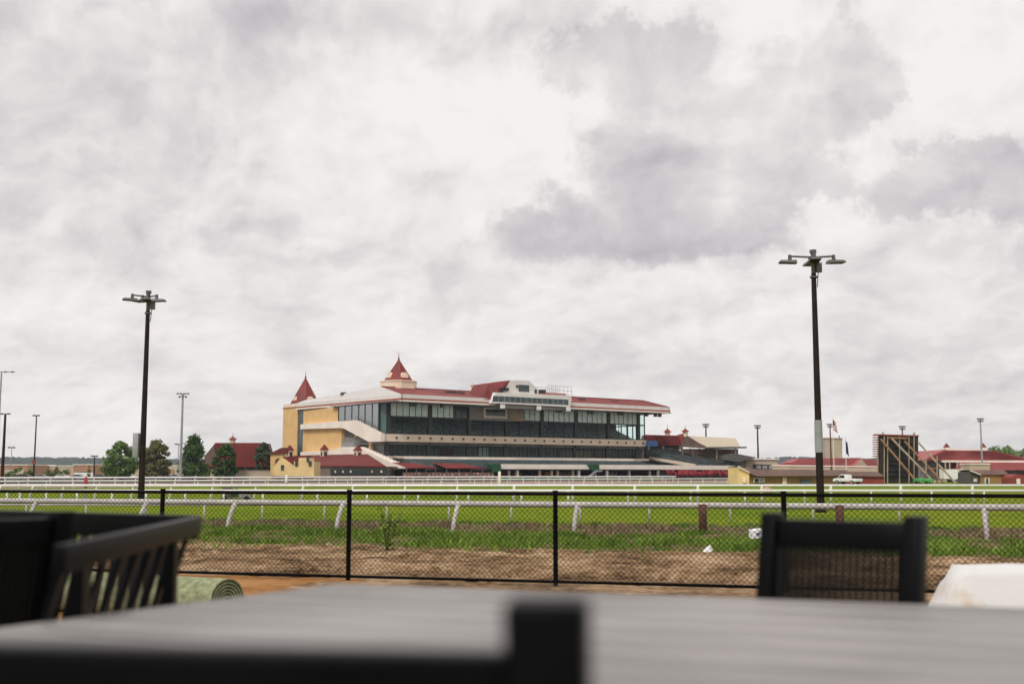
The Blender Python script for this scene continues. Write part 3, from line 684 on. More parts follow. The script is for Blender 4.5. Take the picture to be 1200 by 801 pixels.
# paddock building
T,O = frame_thing('paddock_hall','wide hall with two tier red hip roof and two roof cupolas','building',1145,562,300)
pxpart('roof',((1080,539),(1107,526.5),(1112,527.2),(1165,527.8),(1210,538),(1210,539.5)),300,O,22,'redroof3',T)
pxpart('fascia',((1104,539),(1214,539.2),(1214,541.6),(1104,541.2)),299.6,O,2,'palecream',T)
pxpart('lower_roof',((1121,551.2),(1126,541.4),(1216,541.6),(1220,550)),298.5,O,6,'redroof3',T)
pxpart('ridge_box',((1114,525.4),(1155,526),(1155,528),(1114,527.4)),302,O,8,'palecream',T)
pxpart('upper_wall',((1082,552),(1082,538.5),(1125,541),(1125,552)),303,O,10,'seat',T)
w = pxpart('wall',((1078,566),(1078,549),(1216,549),(1216,566)),304,O,14,'interior',T)
for x in (1108,1113,1122,1130,1136): pxpart('post',((x-.6,562),(x-.6,541),(x+.6,541),(x+.6,562)),299,O,.4,'tanwall',T)
for x in (1110.5,1153.5):
    pc = at(x,527,300)-O; b = MB(); b.box(pc.x-.55,pc.x+.55,.2,1.3,pc.z-.3,pc.z+.75); c = b.build('cupola',M['palecream'],T)
    b = MB(); b.cone((pc.x,.75),.95,.05,pc.z+.75,pc.z+1.9,4,math.pi/4); b.build('cupola_roof',M['redroof'],c)
b = MB()
for k in range(34):
    a = at(1084+k*3.7,539.3,299.8)-O; c = at(1108+k*1.7,527.6,299.9)-O; b.bar(a,c,.10)
b.build('roof_seam',M['redroof2'],T)
T,O = frame_thing('pale_booth','small pale flat roofed booth in front of the red hip roof','booth',1148,562,240)
pxpart('wall',((1136.5,566),(1136.5,543.5),(1160,543.5),(1160,566)),240,O,5,'beige',T); pxpart('parapet',((1136,542.6),(1160.5,542.7),(1160.5,544),(1136,543.8)),239.8,O,5.4,'palecream',T)
T,O = frame_thing('mustard_shed','mustard clad shed with grey shingle roof and one narrow window','shed',1162,566,190)
pxpart('side_wall',((1136,568),(1136,552.5),(1149,555.5),(1149,568)),190.4,O,5,'lampgrey',T)
pxpart('wall',((1149,568),(1149,555),(1180,555.5),(1180,568)),190,O,5,'mustard',T)
pxpart('roof',((1138,550.3),(1176,550.2),(1182,555.6),(1149,555.6)),189.6,O,6,'mauveroof',T)
pxpart('trim',((1137,550.4),(1149.5,555.4),(1149.5,556.4),(1137,551.6)),189.3,O,.2,'palecream',T)
w = pxpart('window',((1154,559.6),(1159.5,559.6),(1159.5,566),(1154,566)),189.8,O,.15,'palecream',T); pxpart('pane',((1155.6,560),(1158,560),(1158,566),(1155.6,566)),189.7,O,.1,'panedark',w)
pxpart('notice',((1141,560),(1145,560),(1145,564),(1141,564)),190.2,O,.15,'palecream',T)
T,O = frame_thing('red_barn','small deep red barn with arched gable at the right edge','barn',1194,566,186)
pts = [(1186,568),(1186,560)]+[(1193.5-7.5*math.cos(a),560-4.8*math.sin(a)) for a in np.linspace(.2,math.pi-.2,8)]+[(1201,568)]
pxpart('wall',pts,186,O,6,'redbarn',T); pxpart('door',((1191.5,568),(1191.5,560.5),(1195.5,560.5),(1195.5,568)),185.8,O,.15,'palecream',T)
T,O = frame_thing('white_trailer','white box trailer parked under the timber braces','trailer',1118,566,215)
b = MB(); p = at(1118,560,215)-O; b.box(-1.8,1.8,0,2.4,.7,2.5); b.build('body',M['white'],T)
for x in (-.9,-.3): b = MB(); b.tube([(x,-.05,.35),(x,.2,.35)],.34,12); b.build('wheel',M['tyre'],T)
b = MB(); b.bar((1.8,1.2,.7),(3.0,1.2,.55),.12); b.build('hitch',M['darksteel'],T)

# ------------------------------------------------------------------ vehicles
def car(name, pos, rz, paint, label, cat='car', prof=None, group='vehicles parked beyond the far rail', scale=1):
    o = empty(name, pos, rz, label, cat, group); o.scale = (scale,)*3
    prof = prof or [(-2.2,.35),(-2.25,.85),(-2.1,1.0),(-1.55,1.05),(-1.0,1.45),(.45,1.47),(1.15,1.02),(2.05,.88),(2.2,.7),(2.2,.35)]
    b = MB(); b.prism([(x,-.85,z) for x,z in prof],(0,1.7,0)); bd = b.build('body',paint,o); bevel(bd,.06)
    return o, bd
def wheels(o, xs, r=.33, y=.8):
    for x in xs:
        for s in (-1,1):
            b = MB(); b.tube([(x,s*(y-.02)-.1,r),(x,s*(y-.02)+.1,r)],r,14); w = b.build('wheel',M['tyre'],o)
            b = MB(); b.tube([(x,s*(y+.05)-.06,r),(x,s*(y+.05)+.06,r)],r*.55,10); b.build('rim',M['steel'],w)
def sedan(pos, rz, paint, label, scale=1):
    o,bd = car('parked_car',pos,rz,paint,label,scale=scale); wheels(o,(-1.35,1.35))
    b = MB()
    for s in (-1,1): b.prism([(-1.35,s*.86,1.03),(-.95,s*.86,1.38),(.4,s*.86,1.40),(.95,s*.86,1.03)],(0,s*.012,0))
    b.build('window',M['carglass'],o); b = MB(); b.prism([(.55,-.7,1.405),(1.1,-.72,1.08),(1.1,.72,1.08),(.55,.7,1.405)],(.03,0,.03)); b.build('windscreen',M['carglass'],o)
    return o
pk = [(-2.75,.5),(-2.75,1.05),(-.35,1.08),(-.25,1.75),(.85,1.78),(1.5,1.15),(2.5,1.02),(2.65,.85),(2.65,.5)]
p = at(993,566,176); p.z = 0
o,bd = car('pickup_truck',p,math.radians(180-58),M['carwhite'],'white pickup truck in front of the long tan stable','pickup',pk,None,.86)
wheels(o,(-1.7,1.65),.38,.8)
for s in (-1,1):
    b = MB(); b.prism([(-.15,s*.86,1.15),(-.1,s*.86,1.65),(.78,s*.86,1.67),(1.3,s*.86,1.15)],(0,s*.012,0)); b.build('window',M['carglass'],o)
b = MB(); b.box(-2.72,-.4,-.7,.7,.9,1.1); b.build('cargo_bed',M['cardark'],o)
p = at(1082,565,190); p.z = 0
o,bd = car('utility_cart',p,.15,M['brightgreen'],'bright green utility cart under the scoreboard braces','cart',[(-1.4,.3),(-1.4,.9),(-.2,.9),(.1,.75),(1.0,.85),(1.4,.7),(1.4,.3)],None); wheels(o,(-.9,.9),.3,.75)
for s in (-.7,.7):
    b = MB(); b.tube([(-.2,s,.8),(-.1,s,1.7),(.8,s,1.7),(1.1,s,.8)],.05,6); b.build('roll_bar',M['darksteel'],o)
for x,y,Y,rz,m,l in ((1050,565,205,.2,'cardark','dark car parked at the foot of the scoreboard'),(1127,564,235,.1,'carwhite','pale car nose beside the white box trailer'),
    (30,557,335,.1,'cardark','dark car parked behind the tall brown lamp pole at the left edge'),(49,557,345,.05,'cargrey','grey car parked below the lamp pole with a round sign'),(74,557,350,.1,'carwhite','white car parked in front of the pale shop with roof awning'),
    (92,557,340,.0,'cargrey','grey car parked between the white car and the red topped marker post'),(118,558,330,.1,'cardark','black car parked left of the first round tree'),(136,557,322,.0,'carred','dark red car parked below the round green tree'),
    (150,557,325,.1,'carwhite','white car parked between the green tree and the lamp pole with grey box'),(197,557,330,.0,'cardark','dark car parked right of the bronze tree'),(205,557,345,.1,'cargrey','grey car parked against the steel floodlight mast')):
    p = at(x,y,Y); p.z = .014; sedan(p,rz,M[m],l)

# ------------------------------------------------------------------ left buildings
T,O = frame_thing('red_roof_house','steep red roofed house behind two trees left of the ochre tower','house',270,562,335)
pxpart('roof',((239,535),(252.5,518.5),(307,518.5),(314.5,543.5),(255,543.5)),335,O,12,'redroof',T)
pxpart('gable',((239.5,545),(239.5,535.5),(250.5,521),(257,545)),334.5,O,.4,'browngable',T)
pxpart('lower_roof',((236,547),(243,543),(332,544),(334,546.6)),332,O,4,'redroof',T)
pxpart('wall',((240,562),(240,545),(332,546),(332,562)),334,O,8,'tanwall',T)
b = MB()
for x0,x1 in ((276,286),(289,298),(300,311)):
    pxpart('window',((x0,547.5),(x1,547.5),(x1,552),(x0,552)),333.8,O,.15,'panedark',T)
lantern(271.5,518,507,338,'tiny spired cupola on the steep red house roof')
T,O = frame_thing('garden_wall','long low brown block wall in front of the steep red roofed house','wall',277,562,305)
pxpart('panel',((237,564),(237,551),(318,551.4),(318,564)),305,O,.5,'beige',T); pxpart('coping',((236.7,550.4),(318.3,550.8),(318.3,551.8),(236.7,551.4)),304.9,O,.8,'tanwall',T)
def ware(x0,x1,y0,Y,m,label,extra=()):
    T,O = frame_thing('warehouse',label,'warehouse',(x0+x1)/2,560,Y,'warehouses beyond the car park')
    pxpart('wall',((x0,562),(x0,y0),(x1,y0),(x1,562)),Y,O,40,m,T); pxpart('parapet',((x0-.2,y0-.6),(x1+.2,y0-.6),(x1+.2,y0+.4),(x0-.2,y0+.4)),Y-.4,O,41,'palecream',T)
    for a,c,d,e,mm,nm in extra: pxpart(nm,((a,e),(a,d),(c,d),(c,e)),Y-.5,O,.4,mm,T)
ware(-30,32,544.4,660,'terracotta','terracotta shop block at the far left behind the shrubs',((6,28,550,557,'warehouse','shopfront'),))
ware(32,86,545.6,690,'warehouse','long pale store between two terracotta blocks',((46,50,548,558,'terracotta','pier'),(54,70,549.5,553,'terracotta','sign_band'),(78,82,549,558,'terracotta','pier'),(60,66,554,559,'panedark','entrance')))
ware(86,110,544.2,650,'terracotta','terracotta store with a white lower front right of the long pale store',((86.4,109.6,553.5,558.5,'white','shopfront'),(90,101,552,553,'cargrey','canopy')))
ware(110,212,545.4,700,'warehouse','pale store running behind the round trees',((118,124,548,556,'terracotta','pier'),(196,204,549,558,'terracotta','pier')))

# ------------------------------------------------------------------ poles
def head(o, c, ang, w=.78, d=.46, tilt=.05):
    c = Vector(c); a = Vector((math.cos(ang),math.sin(ang),0)); n = Vector((-a.y,a.x,0)); k = a*math.cos(tilt)+Vector((0,0,math.sin(tilt))); up = k.cross(n)*-1
    up = Vector((0,0,1)) if up.length < .1 else (up if up.z > 0 else -up)
    def P(i,j,h): return c+k*i*w/2+n*j*d/2+up*h
    b = MB(); b.add([P(-1,-1,0),P(1,-1,0),P(1,1,0),P(-1,1,0),P(-.9,-.8,.13),P(.8,-.8,.10),P(.8,.8,.10),P(-.9,.8,.13)],[(0,3,2,1),(4,5,6,7),(0,1,5,4),(1,2,6,5),(2,3,7,6),(3,0,4,7)])
    h = b.build('floodlight',M['lampgrey'],o)
    b = MB(); b.add([P(-.6,-.85,-.01),P(.92,-.85,-.01),P(.92,.85,-.01),P(-.6,.85,-.01)],[(0,1,2,3)]); b.build('lens',M['lens'],h)
def lamp_pole(px,py,label,rot,arms,hgt):
    p = gnd(px,py); o = empty('lamp_pole',p,rot,label,'lamp pole','tall brown lamp poles beside the rails')
    b = MB(); b.tube([(0,0,0),(0,0,hgt-.9)],.168,14,.105); b.build('shaft',M['pole'],o)
    b = MB(); b.cone((0,0),.26,.26,0,.05,12); b.cone((0,0),.235,.22,.05,.35,12); b.build('base_plate',M['pole'],o)
    b = MB(); b.tube([(0,0,hgt-1.15),(0,0,hgt)],.10,10); b.cone((0,0),.17,.17,hgt-1.1,hgt-1.02,10); b.cone((0,0),.15,.15,hgt-.02,hgt+.12,10); b.build('head_sleeve',M['lampgrey'],o)
    b = MB(); b.box(.10,.34,-.12,.12,hgt-.85,hgt-.45); b.tube([(.2,0,hgt-.85),(.14,0,hgt-1.5)],.02,5); b.build('control_box',M['lampgrey'],o)
    for k in arms:
        a,r = k; e = Vector((math.cos(a)*r,math.sin(a)*r,hgt-.13))
        b = MB(); b.tube([(0,0,hgt-.2),e],.045,6); b.cone((e.x,e.y),.09,.07,e.z-.16,e.z+.06,6); b.build('arm',M['lampgrey'],o)
        head(o, e+Vector((math.cos(a)*.10,math.sin(a)*.10,-.30)), a)
    return o
o = lamp_pole(962,600,'tall brown lamp pole at right with a pale grey band halfway up',0,((math.pi-.12,.98),(.12,.92),(-math.pi/2-.1,.30),(math.pi/2,.5)),11.05)
b = MB(); b.tube([(0,0,2.50),(0,0,3.86)],.176,14,.165); b.build('grey_band',M['steel'],o)
o = lamp_pole(165,592,'tall brown lamp pole at left carrying a grey box on its side',0,((math.pi+.30,.80),(math.pi-.5,.42),(.08,.42),(-math.pi/2,.15)),10.95)
b = MB(); b.box(-.44,-.165,-.30,.10,2.42,3.68); c = b.build('cabinet',M['steel'],o); bevel(c,.02)
b = MB(); b.box(-.17,-.05,-.12,.12,2.6,3.4); b.build('bracket',M['darksteel'],c)
def mast(px,ytop,Y,r,m,style,label,ybase=None):
    p = at(px,ytop,Y); z = p.z; o = empty('floodlight_mast',Vector((p.x,p.y,0)),0,label,'light mast','distant light masts')
    b = MB(); b.tube([(0,0,0),(0,0,z)],r*1.3,8,r*.8); b.build('shaft',M[m],o); s = Y/1333
    b = MB(); w = {'double':7.5,'long':16,'tee':3.6,'short':6.5,'block':3.6}[style]*s
    b.bar((-w,0,z-.1*s),(w,0,z-.1*s),.10*max(1,Y/200)); 
    if style in ('double','block'): b.bar((-w*.6,0,z-3*s),(w*.6,0,z-3*s),.10*max(1,Y/200))
    b.build('crossarm',M['darksteel'],o)
    xs = {'double':[(-.8,0),(-.3,0),(.3,0),(.8,0),(-.5,-4),(.0,-4),(.5,-4)],'long':[(-.9,0),(-.3,0),(.3,0),(.8,0)],'tee':[(-.7,0),(.7,0)],'short':[(-.6,0),(.6,0)],'block':[(-.8,0),(-.25,0),(.3,0),(.8,0),(-.6,-2.6),(0,-2.6),(.6,-2.6)]}[style]
    for i,(k,dz) in enumerate(xs):
        c = MB(); q = 1.05*s if style in ('double','long','block') else 1.5*s; c.box(k*w-q,k*w+q,-q*1.2,q*.2,z+(dz-.9)*s,z+(dz+.7)*s); c.build('floodlight',M['lampgrey'],o)
    return o
mast(2,435.5,190,.16,'steel','long','tall slim steel mast with a long lamp bar cut by the left edge')
mast(6.5,484.5,172,.21,'pole','short','thick brown mast beside the tall steel one at the left edge')
o = mast(43,486.5,300,.20,'pole','tee','slim dark mast with a round sign low on its shaft')
b = MB(); z = at(42,541,300).z; b.tube([(0,-.3,z),(0,-.2,z)],.55,12); b.build('round_sign',M['redbarn'],o)
mast(14,524,520,.18,'steel','tee','faint grey mast behind the terracotta block at far left')
mast(111,534,360,.22,'pole','tee','short dark post between the pale store and the round tree')
o = mast(214.5,461,230,.24,'steel','double','pale steel floodlight mast with two lamp rows at the dark tree')
mast(209.5,520,520,.20,'steel','tee','faint mast between the bronze tree and the dark tree')
mast(827,497,342,.24,'pole','block','dark floodlight mast in front of the cream tent roof')
mast(887.5,498.5,352,.26,'pole','block','dark floodlight mast behind the beige building, right of the tent')
mast(972.5,497,300,.20,'brownwood','block','thin dark mast between the right lamp pole and the beige tower')
mast(1057,499.5,320,.22,'darksteel','block','mast whose lamps show above the dark scoreboard')
mast(1148.5,490.5,290,.22,'steel','block','pale steel mast in front of the wide red hip roof')
def flag(px,y0,Y,label,fx0,fx1,fy0,fy1,kind):
    p = at(px,y0,Y); o = empty('flagpole',Vector((p.x,p.y,0)),0,label,'flagpole','flagpoles in front of the pale wall')
    b = MB(); b.tube([(0,0,0),(0,0,p.z)],.07,8,.04); b.cone((0,0),.1,.1,p.z,p.z+.16,8); b.build('pole',M['palecream'],o)
    s = Y/1333; n = 13 if kind == 'stripes' else 1; z = p.z-.15; W = (fx1-fx0)*s; Hh = (fy1-fy0)*s
    def pt(i,j):   # hanging cloth: i across, j down
        return Vector((i*W*(.55+.45*j), .15*math.sin(i*5+j*3), z-j*Hh-i*Hh*.28))
    stripes = [('flagred','white')[k%2] for k in range(9)] if kind == 'stripes' else ['flagblue']
    for col in dict.fromkeys(stripes):
        b = MB()
        for k,c in enumerate(stripes):
            if c != col: continue
            for i in range(6):
                j0,j1 = k/len(stripes),(k+1)/len(stripes)
                b.add([pt(i/6,j0),pt((i+1)/6,j0),pt((i+1)/6,j1),pt(i/6,j1)],[(0,1,2,3)])
        b.build('flag' if kind != 'stripes' else ('red_stripe' if col == 'flagred' else 'white_stripe'),M[col],o)
    if kind == 'stripes':
        b = MB()
        for i in range(3): b.add([pt(i/6,0)+Vector((0,-.03,0)),pt((i+1)/6,0)+Vector((0,-.03,0)),pt((i+1)/6,.5)+Vector((0,-.03,0)),pt(i/6,.5)+Vector((0,-.03,0))],[(0,1,2,3)])
        b.build('canton',M['flagblue'],o)
flag(975.5,489.5,200,'pale flagpole flying a red, white and blue striped flag',975,981,491,504,'stripes')
flag(990.5,513.5,200,'shorter pale flagpole with a limp dark blue flag',990,994,515,531,'blue')

# ------------------------------------------------------------------ running rails
def posts_rail(name,label,bars,posts,m):
    o = empty(name,(0,0,0),0,label,'rail')
    for nm,pts,r in bars: b = MB(); b.tube(pts,r,8); b.build(nm,M[m],o,smooth=True)
    for pts,r,mm in posts: b = MB(); b.tube(pts,r,8); b.build('post',M[mm],o,smooth=True)
    return o
# nearest rail on leaning posts
A = [(30,618.5),(160,621),(265,623),(393,625),(530,627),(672,629),(824,630),(985,632),(1157,634)]
P = [gnd(x,y) for x,y in A]
d = (P[-1]-P[0]).normalized(); P = [P[0]-d*9.9,P[0]-d*6.6,P[0]-d*3.3]+P+[P[-1]+d*3.4,P[-1]+d*6.8]
posts = []
off = FN*.48
for i,p in enumerate(P):
    br = i in (9,10)
    if br: posts.append(([p,p+Vector((0,0,.84))],.105,'brownwood'))
    else: posts.append(([p,p+off*.35+Vector((0,0,.40)),p+off*.75+Vector((0,0,.68)),p+off+Vector((0,0,.76))],.062,'whiterail'))
line = [p+off+Vector((0,0,.79)) for p in P]
line = [line[0]+(line[-1]-line[0])*t for t in np.linspace(0,1,14)]
posts_rail('outer_rail','thick white tubular rail on leaning posts nearest the black fence, two posts brown wood',[('rail',line,.080)],posts,'whiterail')
# low thin rail just behind it
xs = [-40,30,100,170,239,307,380,453,526,599,680,761,856,953,1054,1158,1265]
posts_rail('inner_rail','low thin white rail just behind the thick leaning one',[('rail',[gnd(-90,613)+Vector((0,0,.60)),gnd(1320,613)+Vector((0,0,.60))],.03)],[([gnd(x,613),gnd(x,613)+Vector((0,0,.6))],.035,'whiterail') for x in xs],'whiterail')
# two white rails across the grass
xs = [-42,-4,34,71,110,153,198,246.5,297.5,353,411.5,473.5,535,602,671,744,818,893,974,1056,1140,1226,1312]
ps = []
for x in xs:
    g = gnd(x,588); q = max(0,.24*(1-x/720)); ps.append(([g,g+Vector((q*.35,0,.5)),g+Vector((q*.8,0,.85)),g+Vector((q,0,.93))],.085 if x > 560 else .07,'white'))
g0,g1 = gnd(-70,588),gnd(1340,588)
posts_rail('turf_rail','bright white rail with curved posts crossing the bright green infield',[('rail',[g0+Vector((0,0,.94)),g1+Vector((0,0,.94))],.075)],ps,'white')
xs = [-30,8,23,54,90,131,171,217,262,308,372,430,490,549,611,666,736,809.5,873,943,1021,1092,1153.6,1215,1280]
g0,g1 = gnd(-70,589.5),gnd(1340,589.5)
posts_rail('low_turf_rail','lower white rail on short posts just in front of the curved post rail',[('rail',[g0+Vector((0,0,.685)),g1+Vector((0,0,.685))],.075)],[([gnd(x,589.5),gnd(x,589.5)+Vector((0,0,.68))],.06,'white') for x in xs],'white')
# far pale rails along the dirt track
far0 = Vector((37.5,200,0))
def farline(off_v,t0,t1,H,label,sp,r,two):
    a = far0+V*off_v
    o = empty('track_rail',a,TH,label,'rail')
    b = MB(); b.tube([(t0,0,H),(t1,0,H)],r,6); b.build('rail',M['white'],o)
    if two: b = MB(); b.tube([(t0,0,H*.45),(t1,0,H*.45)],r*.8,6); b.build('rail',M['whiterail'],o)
    t = t0
    while t <= t1: b = MB(); b.tube([(t,0,0),(t,0,H)],r*.6,5); b.build('post',M['white'],o); t += sp
farline(0,-150,30,.80,'far pale rail along the near edge of the sand track',3.0,.10,False)
farline(42,-150,30,1.05,'farthest pale rail at the foot of the grandstand apron',3.2,.14,True)
# marker posts
def marker(px,y0,y1,Y,label,m1,m2):
    p = at(px,y1,Y); p.z = 0; z = at(px,y0,Y).z; o = empty('marker_post',p,0,label,'marker post','marker posts beside the track')
    b = MB(); b.tube([(0,0,0),(0,0,z*.6)],.07,8); b.build('shaft',M['cargrey'],o)
    b = MB(); b.box(-.095,.095,-.08,.08,z*.55,z); c = b.build('head',M[m1],o); bevel(c,.03)
    b = MB(); b.cone((0,0),.10,.02,z,z+.10,8); b.build('cap',M[m2],c)
marker(585.3,553.5,575,75,'white headed marker post in front of the grandstand centre','palecream','palecream')
marker(335.5,557,572,110,'small white marker post in front of the yellow gatehouse','white','white')
marker(100,559.5,583,72,'red topped marker post behind the left rails','carred','carred')
# grey frame cart behind the rails at left
p = gnd(276,586); o = empty('gate_cart',p,0,'grey and dark green framed cart behind the white rails at left','cart')
o.scale = (.75,.6,.62)
b = MB(); b.box(-1.1,-.35,0,.6,.25,1.25); b.build('panel',M['lampgrey'],o); b = MB(); b.box(.25,1.1,0,.6,.25,.95); b.build('panel',M['steel'],o)
b = MB(); b.bar((-1.3,0,1.3),(1.3,0,1.3),.07); b.bar((-.3,0,.15),(.1,.3,1.5),.08); b.bar((-1.3,0,.2),(1.3,0,.2),.08); b.build('frame',M['lampgrey'],o)
b = MB(); b.box(-.35,.25,.2,.25,.3,1.1); b.build('mesh_panel',M['leaf2'],o)
for x in (-.9,.9): b = MB(); b.tube([(x,-.1,.22),(x,.1,.22)],.22,12); b.build('wheel',M['tyre'],o)
# tan bundle on the rail
p = gnd(899,588); o = empty('cloth_bundle',p+Vector((0,-.1,0)),0,'tan cloth bundle slumped over the white rail left of the lamp pole','bundle')
b = MB(); import bmesh
bm = bmesh.new(); bmesh.ops.create_icosphere(bm,subdivisions=3,radius=1)
for v in bm.verts:
    n_ = noise.noise(v.co*1.7+Vector((3,1,2))); v.co *= 1+.35*n_; v.co = Vector((v.co.x*.30,v.co.y*.16,v.co.z*.19+.72 - .1*abs(v.co.x)))
me = bpy.data.meshes.new('bundle'); bm.to_mesh(me); bm.free(); me.materials.append(M['tan'])
for q in me.polygons: q.use_smooth = True
c = bpy.data.objects.new('cloth',me); COL.objects.link(c); c.parent = o
b = MB(); b.tube([(-.05,.1,.85),(-.02,.18,.95),(.02,.18,.9)],.03,6); b.build('strap',M['brownwood'],o)

# ------------------------------------------------------------------ black chain link fence
o = empty('chain_link_fence',fp(0,0),math.atan2(FD.y,FD.x),'long black chain link fence crossing the view behind the patio','fence')
T0,T1 = -13.5,11.5; HT = 1.315
b = MB(); b.tube([(T0,0,HT),(T1,0,HT)],.028,10); b.build('top_rail',M['vinyl'],o,smooth=True)
b = MB(); b.tube([(T0,0,.065),(T1,0,.065)],.022,8); b.build('bottom_rail',M['vinyl'],o,smooth=True)
k = -4
while .63+3.22*k < T1:
    t = .63+3.22*k
    if t > T0:
        b = MB(); b.tube([(t,0,-.1),(t,0,HT+.02)],.035,12); b.cone((t,0),.041,.041,HT-.02,HT+.05,12); ps_ = b.build('post',M['vinyl'],o,smooth=False)
        b = MB()
        for z in (.2,.45,.7,.95,1.18): b.cone((t,0),.041,.041,z,z+.02,10)
        b.build('tie_band',M['vinyl'],ps_)
    k += 1
wv = []; wf = []; W_ = .076; r_ = .0033; n_ = int((T1-T0)/W_); hgt = HT-.05
def wire(x0,z0,x1,z1,y):
    a = Vector((x0,y,z0)); c = Vector((x1,y,z1)); dd = (c-a).normalized(); nx = Vector((0,1,0)); ny = dd.cross(nx); base = len(wv)
    for e in (a,c):
        for kk in range(3):
            an = 2*math.pi*kk/3; wv.append(tuple(e+nx*(r_*math.cos(an))+ny*(r_*math.sin(an))))
    for kk in range(3): wf.append((base+kk,base+(kk+1)%3,base+3+(kk+1)%3,base+3+kk))
for i in range(n_):
    x = T0+i*W_
    for sgn in (1,-1):
        x1 = x+sgn*hgt
        za,zb = .045,.045+hgt
        xa,xb = x,x1
        if xb > T1: zb -= (xb-T1); xb = T1
        if xb < T0: zb -= (T0-xb); xb = T0
        wire(xa,za,xb,zb,.003*sgn-.028)
b = MB(); b.add(wv,wf); me = bpy.data.meshes.new('mesh'); me.from_pydata(wv,[],wf); me.materials.append(M['vinyl']); c = bpy.data.objects.new('wire_mesh',me); COL.objects.link(c); c.parent = o

# ------------------------------------------------------------------ plants
def leaf_mesh(name, centers, size, m, parent=None, jitter=.5):
    n = len(centers); a = rng.normal(size=(n,3)); a /= np.linalg.norm(a,axis=1)[:,None]
    c = rng.normal(size=(n,3)); c -= a*np.sum(a*c,axis=1)[:,None]; c /= np.linalg.norm(c,axis=1)[:,None]
    s = size*(1+jitter*(rng.random(n)-.5)*2)[:,None]
    v = np.stack([centers-a*s*.5, centers+c*s*.32, centers+a*s*.5, centers-c*s*.32],axis=1).reshape(-1,3)
    me = bpy.data.meshes.new(name); me.from_pydata(v.tolist(),[],np.arange(n*4).reshape(n,4).tolist()); me.materials.append(m)
    o = bpy.data.objects.new(name,me); COL.objects.link(o)
    if parent: o.parent = parent
    return o
def crown_points(h0,h1,rad,nclump,per,shape,seed):
    r = np.random.default_rng(seed); pts = []
    for _ in range(nclump):
        t = r.random(); z = h0+(h1-h0)*t
        if shape == 'cone': rr = rad*(1.05-t)**.8*(.45+.55*r.random())
        else: rr = rad*math.sqrt(max(.03,1-(2*t-.85)**2*.95))*(.35+.65*math.sqrt(r.random()))
        an = r.random()*6.283; c = np.array([rr*math.cos(an),rr*math.sin(an),z]); cs = rad*(.16+.20*r.random())
        q = r.normal(size=(per,3)); q /= np.linalg.norm(q,axis=1)[:,None]; q *= (cs*(.45+.6*r.random(per)))[:,None]; q[:,2] *= .75
        pts.append(c+q)
    return np.concatenate(pts)
def tree(px,ytop,ybase,w,Y,m,label,shape='round',leaf=.50,seed=1,group='trees left of the grandstand',nclump=95,per=75,stem=.10):
    p = at(px,ybase,Y); zt = at(px,ytop,Y).z; rad = w/2/F*Y
    o = empty('tree',Vector((p.x,p.y,0)),0,label,'tree',group)
    b = MB(); b.tube([(0,0,0),(.1,0,zt*.3),(0,.1,zt*.55),(.05,0,zt*.85)],rad*.085,8,rad*.02)
    for k in range(8):
        a = k*2.4+seed; h = zt*(.22+.07*k); b.tube([(0,0,h),(rad*.5*math.cos(a),rad*.5*math.sin(a),h+zt*.12),(rad*.8*math.cos(a),rad*.8*math.sin(a),h+zt*.17)],rad*.035,5,rad*.008)
    b.build('trunk',M['bark'],o)
    leaf_mesh('crown',crown_points(zt*stem,zt*.98,rad,nclump,per,shape,seed),leaf,M[m],o)
    return o
tree(141,518.5,561,39,290,'leaf1','round mid green tree left of the lamp pole with grey box',seed=3)
tree(182.5,517,561,33,285,'leaf3','round bronze green tree right of the lamp pole with grey box',seed=8)
tree(226,511.5,562,40,280,'leaf2','dense dark green tree with a pointed top at the steel mast',seed=12,shape='cone',nclump=120,stem=.04)
tree(263.5,520,562,27,300,'leaf2','upright dark green tree in front of the steep red roof',seed=5,stem=.05,nclump=110)
tree(308.5,519,562,22,322,'leaf4','blue green tree between the red roofed house and the ochre tower',seed=6,stem=.15)
for x,yt,w,Y,l,s in ((22,547.5,16,430,'wide green shrub in front of the terracotta block at far left',21),(35,550,9,420,'narrow green shrub under the round sign mast',22),(56,551,8,430,'low shrub in front of the pale store',23),(66,546.5,6,440,'young upright tree in front of the pale store',24),(76,551,14,430,'wide low shrub below the right terracotta pier',25),(104,545.5,4,440,'thin sapling in front of the terracotta store',26),(125,551,9,330,'low bush at the foot of the round green tree',27),(11,553,10,420,'low dark bush at the left edge beside the brown mast',28)):
    p = at(x,558,Y); zt = at(x,yt,Y).z; o = empty('shrub',Vector((p.x,p.y,.014)),0,l,'shrub','shrubs along the car park'); rad = w/2/F*Y
    b = MB(); b.tube([(0,0,0),(0,.1,zt*.7)],.10,6,.03); b.build('stem',M['bark'],o)
    leaf_mesh('foliage',crown_points(.2,zt*.95,rad,22,40,'round',s),.55,M['leaf1'],o)
# far wood on the hill at right
pts = []
for k in range(460):
    x = 1153+rng.random()*160; Y = 560+rng.random()*60; c = np.array(at(x,542,Y)); top = at(x,523.5+4*noise.noise((x*.09,2,0))+(6 if x < 1163 else 0)+(3.5 if x>1185 else 0),Y).z
    z = 3+rng.random()*(top-4); q = rng.normal(size=(60,3)); q /= np.linalg.norm(q,axis=1)[:,None]; q *= 2.4*(.5+.5*rng.random(60))[:,None]; pts.append(np.array([c[0],c[1],z])+q)
tag(leaf_mesh('wood',np.concatenate(pts),1.1,M['leaf1']),'far green wood rising behind the red hip roof at right','wood',kind='stuff')
